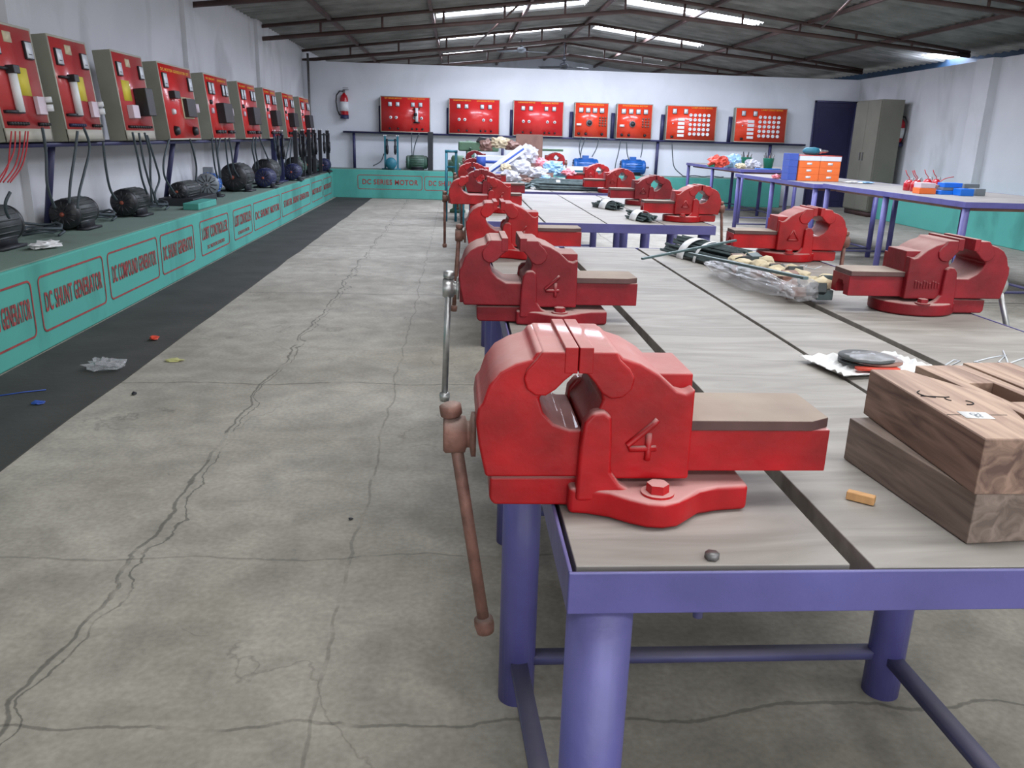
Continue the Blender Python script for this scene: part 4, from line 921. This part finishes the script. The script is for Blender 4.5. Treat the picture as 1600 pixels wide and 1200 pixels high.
bundle('rod_bundle', (1.06, 5.8, TZ), .35, .26, .09, .045, 40, 'small dark bundle with a white paper band, further back on the second table', bands=((.0, .09),))
for i, (x, y, rz, L, lab) in enumerate(((1.06, 7.80, 1.5, .62, 'dark rod bundle lying crosswise at the near edge of the third table'), (1.13, 8.05, 1.62, .6, 'dark rod bundle lying crosswise behind the nearest one on the third table'), (1.06, 8.4, 1.52, .6, 'dark rod bundle with a white band in the middle of the third table'), (1.12, 8.75, 1.6, .6, 'dark rod bundle furthest back, in front of the heap of plastic'))):
    bundle('rod_bundle', (x, y, TZ), rz, L, .16, .05, 44, lab, bands=((.05, .04),) if i == 2 else ((-.27, .05),))
for i, (x, y, rz, L) in enumerate(((.85, 7.4-.0, 1.57, .5),)): pass
o = MB().crumple((.62, 7.95, TZ+.03), (.10, .10, .035), .5, 3, 5); tag(o.build('coiled_wire', M['bundle'], smooth=0), 'tangled dark wire heap beside the left vises on the third table', 'wire')
# chalk marks, drawn on table planks
def chalk(pts, z, par, name='chalk_mark'):
    P_ = [at(px, py, z=z) for px, py in pts]; m_ = MB().tube([p+Vector((0, 0, .0006)) for p in P_], .0018, 5)
    o = m_.build(name, M['chalk'], None, smooth=60); o.parent = par; o.matrix_parent_inverse = Matrix.Translation(-Vector(par.location)); return o
chalk([(1477, 571), (1490, 563), (1500, 564), (1482, 574), (1508, 571), (1516, 574)], TZ, T1)
chalk([(1522, 566), (1545, 560), (1572, 555), (1560, 566), (1585, 575)], TZ, T1); chalk([(1524, 566), (1560, 574), (1600, 560)], TZ, T1); chalk([(1567, 548), (1573, 562), (1578, 580)], TZ, T1)
chalk([(1218, 414), (1232, 413), (1240, 418), (1228, 421), (1219, 418)], TZ, T1); chalk([(1250, 415), (1262, 414), (1258, 418), (1272, 421), (1284, 416)], TZ, T1)

# ---------------------------------------------------------------- heap on the third table
def lump(px, py, y, rad, m, name, lab, cat, seed, amp=.45, group=None, sub=3, z0=TZ):
    p = at(px, py, y=y)
    o = MB().crumple((0, 0, 0), rad, amp, sub, seed, 2.4).build(name, M[m], smooth=0); o.location = (p.x, p.y, max(p.z, z0+rad[2]*.8+.002)); return tag(o, lab, cat, group)
gb = 'crumpled plastic bags in the heap on the third table'
for i, (px, py, y, rad, m, lab) in enumerate((
 (825, 242, 9.6, (.11, .10, .11), 'pale', 'tall white plastic bag with its tip up, in the middle of the heap'),
 (812, 262, 9.3, (.14, .12, .08), 'pale', 'white plastic bag at the foot of the tall bag'),
 (797, 275, 9.1, (.10, .10, .06), 'pale', 'white plastic bag at the left end of the heap, beside the vise slides'),
 (838, 270, 9.1, (.12, .1, .06), 'pale', 'greyish plastic bag in the front middle of the heap'),
 (865, 262, 9.2, (.11, .1, .07), 'ltblue', 'light blue plastic bag in the right half of the heap'),
 (880, 270, 9.0, (.09, .08, .05), 'ltblue', 'light blue plastic bag at the right end of the heap'),
 (853, 280, 8.95, (.06, .05, .04), 'ltblue', 'small pale blue packet at the front of the heap'),
 (888, 270, 8.8, (.07, .06, .035), 'pinkpl', 'pink plastic bag lying at the far right of the heap'),
 (845, 255, 9.6, (.08, .08, .06), 'pinkpl', 'pink plastic bag behind the light blue bags'),
 (790, 262, 9.2, (.06, .06, .045), 'cream', 'small cream packet at the left of the heap'),
 (825, 283, 8.85, (.07, .06, .03), 'brownboard', 'small brown packet at the front left of the heap'),
 (868, 284, 8.85, (.10, .06, .035), 'bundle', 'dark grey bag at the front right of the heap'),
 (782, 224, 10.1, (.11, .10, .07), 'cream', 'cream coloured bundle behind the blue and white cartons'),
 (760, 228, 10.1, (.08, .1, .07), 'brownboard', 'brown bundle left of the cream one behind the cartons'),
 (800, 228, 10.1, (.10, .1, .06), 'brownboard', 'tan crumpled bundle between the cream one and the upright board'),
 )):
    lump(px, py, y, rad, m, 'plastic_bag' if m in ('pale', 'ltblue', 'pinkpl') else 'wrapped_bundle', lab, 'bag' if m in ('pale', 'ltblue', 'pinkpl') else 'bundle', i+3, group=gb if m in ('pale', 'ltblue', 'pinkpl') else None)
def carton(loc, rot, sx, sy, sz, lab, base='boxwhite', stripe='boxblue', group='long white and blue cartons in the heap'):
    r = empty('carton', loc, 0, lab, 'carton', group); r.rotation_euler = rot
    MB().box(-sx/2, sx/2, -sy/2, sy/2, 0, sz).build('box', M[base], r, bevel=.002)
    MB().box(-sx/2-.001, sx/2+.001, -sy/2-.001, sy/2+.001, sz*.35, sz*.6).build('printed_stripe', M[stripe], r)
    MB().box(-sx/2-.0015, -sx/2+sx*.2, -sy/2-.0015, sy/2+.0015, sz*.1, sz*.9).build('printed_end', M[stripe], r)
carton((.46, 9.7, TZ+.125), (0, .0, .05), .46, .16, .13, 'white carton with a blue stripe lying flat behind the left vises')
carton((.42, 9.75, TZ+.002), (0, .0, .02), .44, .2, .12, 'white carton under the blue striped one in the heap')
carton((.50, 9.3, TZ+.14), (0, -.62, .1), .60, .10, .08, 'long blue and white carton leaning diagonally up to the right on the heap')
o = MB().box(-.16, .16, -.012, .012, 0, .50, Matrix.Rotation(-.03, 4, 'X')).build('upright_board', M['brownboard'], bevel=.002, loc=(.86, 10.15, TZ+.0)); tag(o, 'square brown board standing upright behind the heap of plastic', 'board')
o = MB().box(-.13, .13, -.1, .1, 0, .14).build('brown_carton', M['brownboard'], bevel=.003, loc=(.98, 9.9, TZ)); tag(o, 'brown carton at the foot of the upright board', 'carton')
o.rotation_euler.z = .2
# fourth table stub with drilling machine and two more vises behind the heap
T4 = table(.03, 2.2, 11.4, 13.2, .80, 'teal legged table far back, carrying the green machine', [(.04, 1.0, 0), (1.01, 2.19, 0)], [(.08, 11.46), (.08, 13.14), (2.15, 11.46), (2.15, 13.14)], [((.08, 11.46), (.08, 13.14))], 'teal2', .03, group=None)
r = empty('drilling_machine', (.17, 12.1, .80), 0, 'green drilling machine with a black belt cover on the far teal legged table', 'machine')
MB().box(-.12, .12, -.15, .25, 0, .05).build('base', M['green'], r, bevel=.008)
MB().cyl((0, .12, .05), (0, .12, .34), .04, seg=16).build('column', M['green'], r)
MB().box(-.15, .42, -.1, .25, .20, .33).build('head', M['green'], r, bevel=.02)
MB().prism([(.1, .33), (.15, .40), (.36, .37), (.42, .33)], -.12, .25).build('belt_cover', M['black'], r, bevel=.01)
MB().cyl((.02, -.1, .24), (.02, -.22, .24), .015, seg=8).box(-.03, .08, -.16, -.12, .05, .20).build('spindle', M['motorgreen'], r)
# vise on the machine table (left) and the one right of the upright board
v = empty('bench_vise', (.24, 11.56, .80), 0, 'dark red vise in front of the green machine, the furthest on the left', 'vise', g_); make_vise(v, .0, M['vise_dark'], False, .0, .2, .2)
v = empty('bench_vise', (1.37, 11.75, .80), PI, 'red vise right of the upright brown board, with its steel handle hanging', 'vise', g_); make_vise(v, .0, M['vise'], True, .0, .2, .2, None, 'tri')
o = MB().box(-.2, .16, -.08, .08, 0, .03).build('tool_bar', M['green'], bevel=.004, loc=(1.75, 12.4, 1.02)); tag(o, 'thin green bar above the furthest right vise', 'tool')
o.location.z = .80+.235; o.location.y = 11.75; o.location.x = 1.30
# green motor-like machine on floor left of table three
r = empty('pedestal_machine', (-.02, 12.2-.0, 0), 0, 'green pedestal body standing behind the left vises', 'machine')
r.location = (.02, 13.75, 0)
st = empty('machine_stand', (-.08, 12.4, 0), 0, 'open teal steel stand left of the green machine', 'stand')
for sx_ in (-1, 1):
    for sy_ in (-1, 1): MB().box(sx_*.07-.018, sx_*.07+.018, sy_*.2-.018, sy_*.2+.018, 0, .97).build('leg', M['teal2'], st)
MB().box(-.09, .09, -.22, .22, .97, 1.0).build('top', M['teal2'], st)
MB().box(-.07, .07, -.215, -.2, .76, .785).build('rail', M['teal2'], st)
MB().lathe([(.13, 0), (.13, .04), (.08, .07), (.08, .62), (.11, .65), (.11, .86), (.09, .90)], (0, 0, 0), (0, 0, 1), 24).build('pedestal', M['green'], r)
MB().cyl((-.16, 0, .74), (.16, 0, .74), .09, seg=24).build('drum', M['motorgreen'], r)

# ---------------------------------------------------------------- right tables: goods
# far table: orange net, buckets, bags
H4 = .835
for px, y, rad, m, nm, lab, cat in (
  (1122, 13.3, (.15, .12, .10), 'orangenet', 'orange_net_bag', 'orange red net bag at the left end of the furthest right table', 'bag'),
  (1143, 13.4, (.13, .12, .11), 'ltblue', 'plastic_bag', 'blue grey plastic bag right of the orange net bag', 'bag'),
  (1157, 13.0, (.08, .08, .045), 'cream', 'wrapped_bundle', 'cream packet in front of the blue grey bag', 'bundle'),
  (1172, 13.2, (.10, .10, .08), 'pale', 'plastic_bag', 'white plastic bag between the two green buckets', 'bag'),
  (1183, 13.15, (.07, .07, .06), 'pale', 'plastic_bag', 'small white plastic bag left of the right green bucket', 'bag'),
  (1113, 13.3, (.07, .07, .035), 'dgreen', 'plastic_bag', 'flat greenish bag at the far left of the furthest right table', 'bag')):
    x = at(px, 262, y=y).x
    o = MB().crumple((0, 0, 0), rad, .5, 3, int(px)).build(nm, M[m], smooth=0); o.location = (x, y, H4+rad[2]*.8+.001); tag(o, lab, cat)
def bucket(px, y, lab):
    x = at(px, 250, y=y).x; r = empty('bucket', (x, y, H4), 0, lab, 'bucket', 'green buckets of tools')
    MB().lathe([(.065, 0), (.085, .16), (.088, .165), (.078, .16), (.06, .01)], (0, 0, 0), (0, 0, 1), 24).build('pail', M['dgreen'], r)
    for k in range(7):
        a = k*.9; MB().cyl((.03*math.cos(a), .03*math.sin(a), .02), (.08*math.cos(a), .08*math.sin(a), .22+.03*math.sin(k*2)), .010, seg=6).build('tool_handle', M[('dull_steel', 'darksteel', 'rust')[k % 3]], r)
bucket(1166, 13.6, 'green bucket of tools behind the white bag'); bucket(1201, 13.2, 'green bucket of tools at the right of the furthest right table')
o = MB().box(-.2, .2, -.04, .04, 0, .015).build('blue_plastic_strip', M['bluetray'], loc=(at(1200, 259, z=H4).x*12.9/at(1200, 259, z=H4).y, 12.9, H4), rz=.1); tag(o, 'bright blue plastic strip on the front edge of the furthest right table', 'plastic strip')
# orange boxes
H5 = .80
cx, cy = at(1278, 282, z=H5).x, at(1278, 282, z=H5).y
sc_ = 1
q = at(1276, 279, z=H5); yB = 9.9
def onB(px, y): return at(px, 270, y=y).x
x0, x1 = onB(1247, yB), onB(1312, yB); bw = (x1-x0)/2; bh = .078
rows = ('bottom', 'middle', 'upper')
for j in range(3):
    for i in range(2):
        r = empty('orange_box', (x0+bw*(i+.5), yB+.12, H5+j*bh), 0, 'orange cardboard box, %s row, %s stack on the tall table' % (rows[j], ('left', 'right')[i]), 'box', 'orange boxes stacked on the tall table')
        MB().box(-bw/2+.002, bw/2-.002, -.12, .12, 0, bh-.001).build('carton_body', M['orangebox'], r, bevel=.002)
        MB().box(-.03, .03, -.1215, -.12, .03, .055).build('white_label', M['white'], r)
for i in range(2):
    r = empty('white_fronted_box', (x0+bw*(i+.5), yB+.12, H5+3*bh), 0, 'flat white fronted box on top of the %s orange stack' % ('left', 'right')[i], 'box', 'flat white fronted boxes on the orange stacks')
    MB().box(-bw/2+.001, bw/2-.001, -.125, .12, 0, .055).build('carton_body', M['boxwhite'], r, bevel=.002)
    MB().box(-bw/2, bw/2, -.126, .121, .055, .064).build('red_lid', M['orangenet'], r)
for j in range(4):
    o = MB().box(-.055, .055, -.1, .1, 0, .078).build('blue_box', M['bluebox'], bevel=.003, loc=(x0-.062, yB+.12, H5+j*.0785)); tag(o, 'small blue cardboard box, %s in the column left of the orange boxes' % ('lowest', 'second from below', 'third from below', 'topmost')[j], 'box', 'blue boxes left of the orange stack')
r = empty('power_drill', (x0+bw*.9, yB+.1, H5+3*bh+.064), 0, 'teal power drill lying on top of the boxes', 'drill')
MB().lathe([(.02, -.16), (.042, -.13), (.046, -.02), (.036, .03)], (0, 0, .046), (1, 0, 0), 18).build('housing', M['teal2'], r)
MB().lathe([(.03, .03), (.028, .06), (.018, .07), (.018, .10), (.008, .15)], (0, 0, .046), (1, 0, 0), 16).build('chuck', M['steel'], r)
for i, (px, rad, m, lab) in enumerate(((1213, (.05, .05, .03), 'pinkpl', 'small pinkish metal part on the left end of the orange box table'), (1225, (.06, .05, .035), 'brownboard', 'small brown metal part left of the blue boxes'), (1232, (.04, .05, .03), 'rust', 'rusty metal part beside the blue boxes'), (1338, (.10, .08, .012), 'paper', 'flat pale paper sheet right of the orange boxes'), (1352, (.10, .08, .012), 'ltblue', 'flat pale blue sheet furthest right on the orange box table'))):
    y = 10.3 if px < 1300 else 9.6
    o = MB().crumple((0, 0, 0), rad, .5, 3, px).build('metal_part' if px < 1300 else 'plastic_sheet', M[m], smooth=0); o.location = (at(px, 270, y=y).x, y, H5+rad[2]*.8+.001); tag(o, lab, 'part' if px < 1300 else 'sheet')
# nearest tall table: red oil cans, orange boxes, blue trays
H6 = .815
def can(px, y, lab, s=1):
    r = empty('oil_can', (at(px, 285, y=y).x, y, H6), 0, lab, 'oil can', 'red oil cans')
    MB().lathe([(.042*s, 0), (.045*s, .005), (.045*s, .07*s), (.03*s, .095*s), (.012*s, .10*s)], (0, 0, 0), (0, 0, 1), 20).build('body', M['redcan'], r)
    MB().tube([(0, 0, .10*s), (.0, 0, .12*s), (-.03, 0, .15*s), (-.05, 0, .19*s)], .004, 6).build('spout', M['redcan'], r)
    MB().tube([(.01, 0, .10*s), (.04, 0, .12*s), (.05, 0, .09*s)], .005, 6).build('trigger', M['steel'], r)
for px, y, lab in ((1420, 7.9, 'leftmost red oil can on the nearest tall table'), (1433, 8.0, 'second red oil can from the left, behind the first'), (1431, 7.75, 'red oil can in front, touching the orange box side'), (1449, 8.3, 'red oil can behind the orange box, left'), (1462, 8.3, 'red oil can behind the orange box, right')): can(px, y, lab)
def sbox(px0, px1, y, h, m, lab, z=H6, dep=.12, nm='small_box', cat='box', g=None, rz=0):
    a, b = at(px0, 290, y=y).x, at(px1, 290, y=y).x
    o = MB().box(-(b-a)/2, (b-a)/2, 0, dep, 0, h).build(nm, M[m], bevel=.003, loc=((a+b)/2, y, z), rz=rz); return tag(o, lab, cat, g)
sbox(1438, 1464, 7.35, .05, 'orangebox', 'orange box at the front beside the red oil cans'); sbox(1439, 1462, 7.36, .045, 'pinkwhite', 'white and peach box on top of the orange box', H6+.051)
sbox(1466, 1476, 7.40, .08, 'brownboard', 'narrow brown box between the orange box and the blue trays')
gt = 'blue and grey trays on the nearest tall table'
sbox(1472, 1500, 7.30, .036, 'bluetray', 'lower left blue plastic tray', g=gt); sbox(1474, 1500, 7.32, .025, 'greytray', 'grey tray between the left blue trays', H6+.037, g=gt); sbox(1476, 1504, 7.32, .04, 'bluetray', 'topmost blue plastic tray, on the left pile', H6+.063, g=gt)
sbox(1503, 1524, 7.18, .06, 'bluetray', 'blue plastic tray in front of the grey trays', g=gt); sbox(1526, 1542, 7.25, .062, 'greytray', 'rightmost grey tray on the nearest tall table', g=gt); sbox(1507, 1531, 7.42, .095, 'greytray', 'tall grey tray behind the blue ones', g=gt)
p = [at(1462, 282, y=8.2), at(1475, 272, y=8.2), at(1492, 267, y=8.2)]
p[0].z = H6+.02; cable([(p[0].x, 8.2, H6+.01), (p[1].x, 8.2, H6+.10), (p[2].x, 8.2, H6+.13)], .004, 'thin reddish wire rising behind the blue trays', 'redwire', None)

# ---------------------------------------------------------------- litter on the floor
o = MB().crumple((-1.78, 4.18, .03), (.085, .075, .028), .5, 3, 21).build('plastic_bag', M['clear'], smooth=0); tag(o, 'crumpled clear plastic bag on the black rubber mat', 'bag')
o = MB().crumple((0, 0, .008), (.05, .02, .008), .5, 2, 2).build('dry_leaf', M['leaf'], smooth=0, loc=(-1.5, 4.36, 0), rz=.1); tag(o, 'pale dry leaf on the concrete beside the rubber mat', 'leaf')
p = at(241, 530, z=.01); o = MB().crumple((p.x, p.y, .02), (.03, .03, .014), .5, 2, 6).build('red_scrap', M['orangenet'], smooth=0); tag(o, 'small red scrap on the rubber mat', 'scrap')
p = at(60, 630, z=.01); o = MB().crumple((p.x, p.y, .014), (.03, .02, .008), .5, 2, 9).build('blue_scrap', M['boxblue'], smooth=0); tag(o, 'small blue grey scrap on the rubber mat at the left', 'scrap')
p0, p1 = at(0, 618, z=.01), at(72, 609, z=.01); o = MB().tube([p0, (p0+p1)/2+Vector((0, .01, 0)), p1], .003, 5).build('blue_string', M['boxblue']); tag(o, 'thin blue string on the rubber mat at the left picture edge', 'string')
p = at(210, 617, z=0); o = MB().crumple((p.x, p.y, .008), (.012, .012, .008), .4, 2, 9).build('pebble', M['darksteel'], smooth=0); tag(o, 'small dark pebble on the concrete right of the mat', 'pebble')
p = at(548, 812, z=0); o = MB().crumple((p.x, p.y, .004), (.008, .006, .004), .4, 2, 3).build('pebble', M['darksteel'], smooth=0); tag(o, 'small dark pebble on the concrete left of the nearest vise handle', 'pebble')
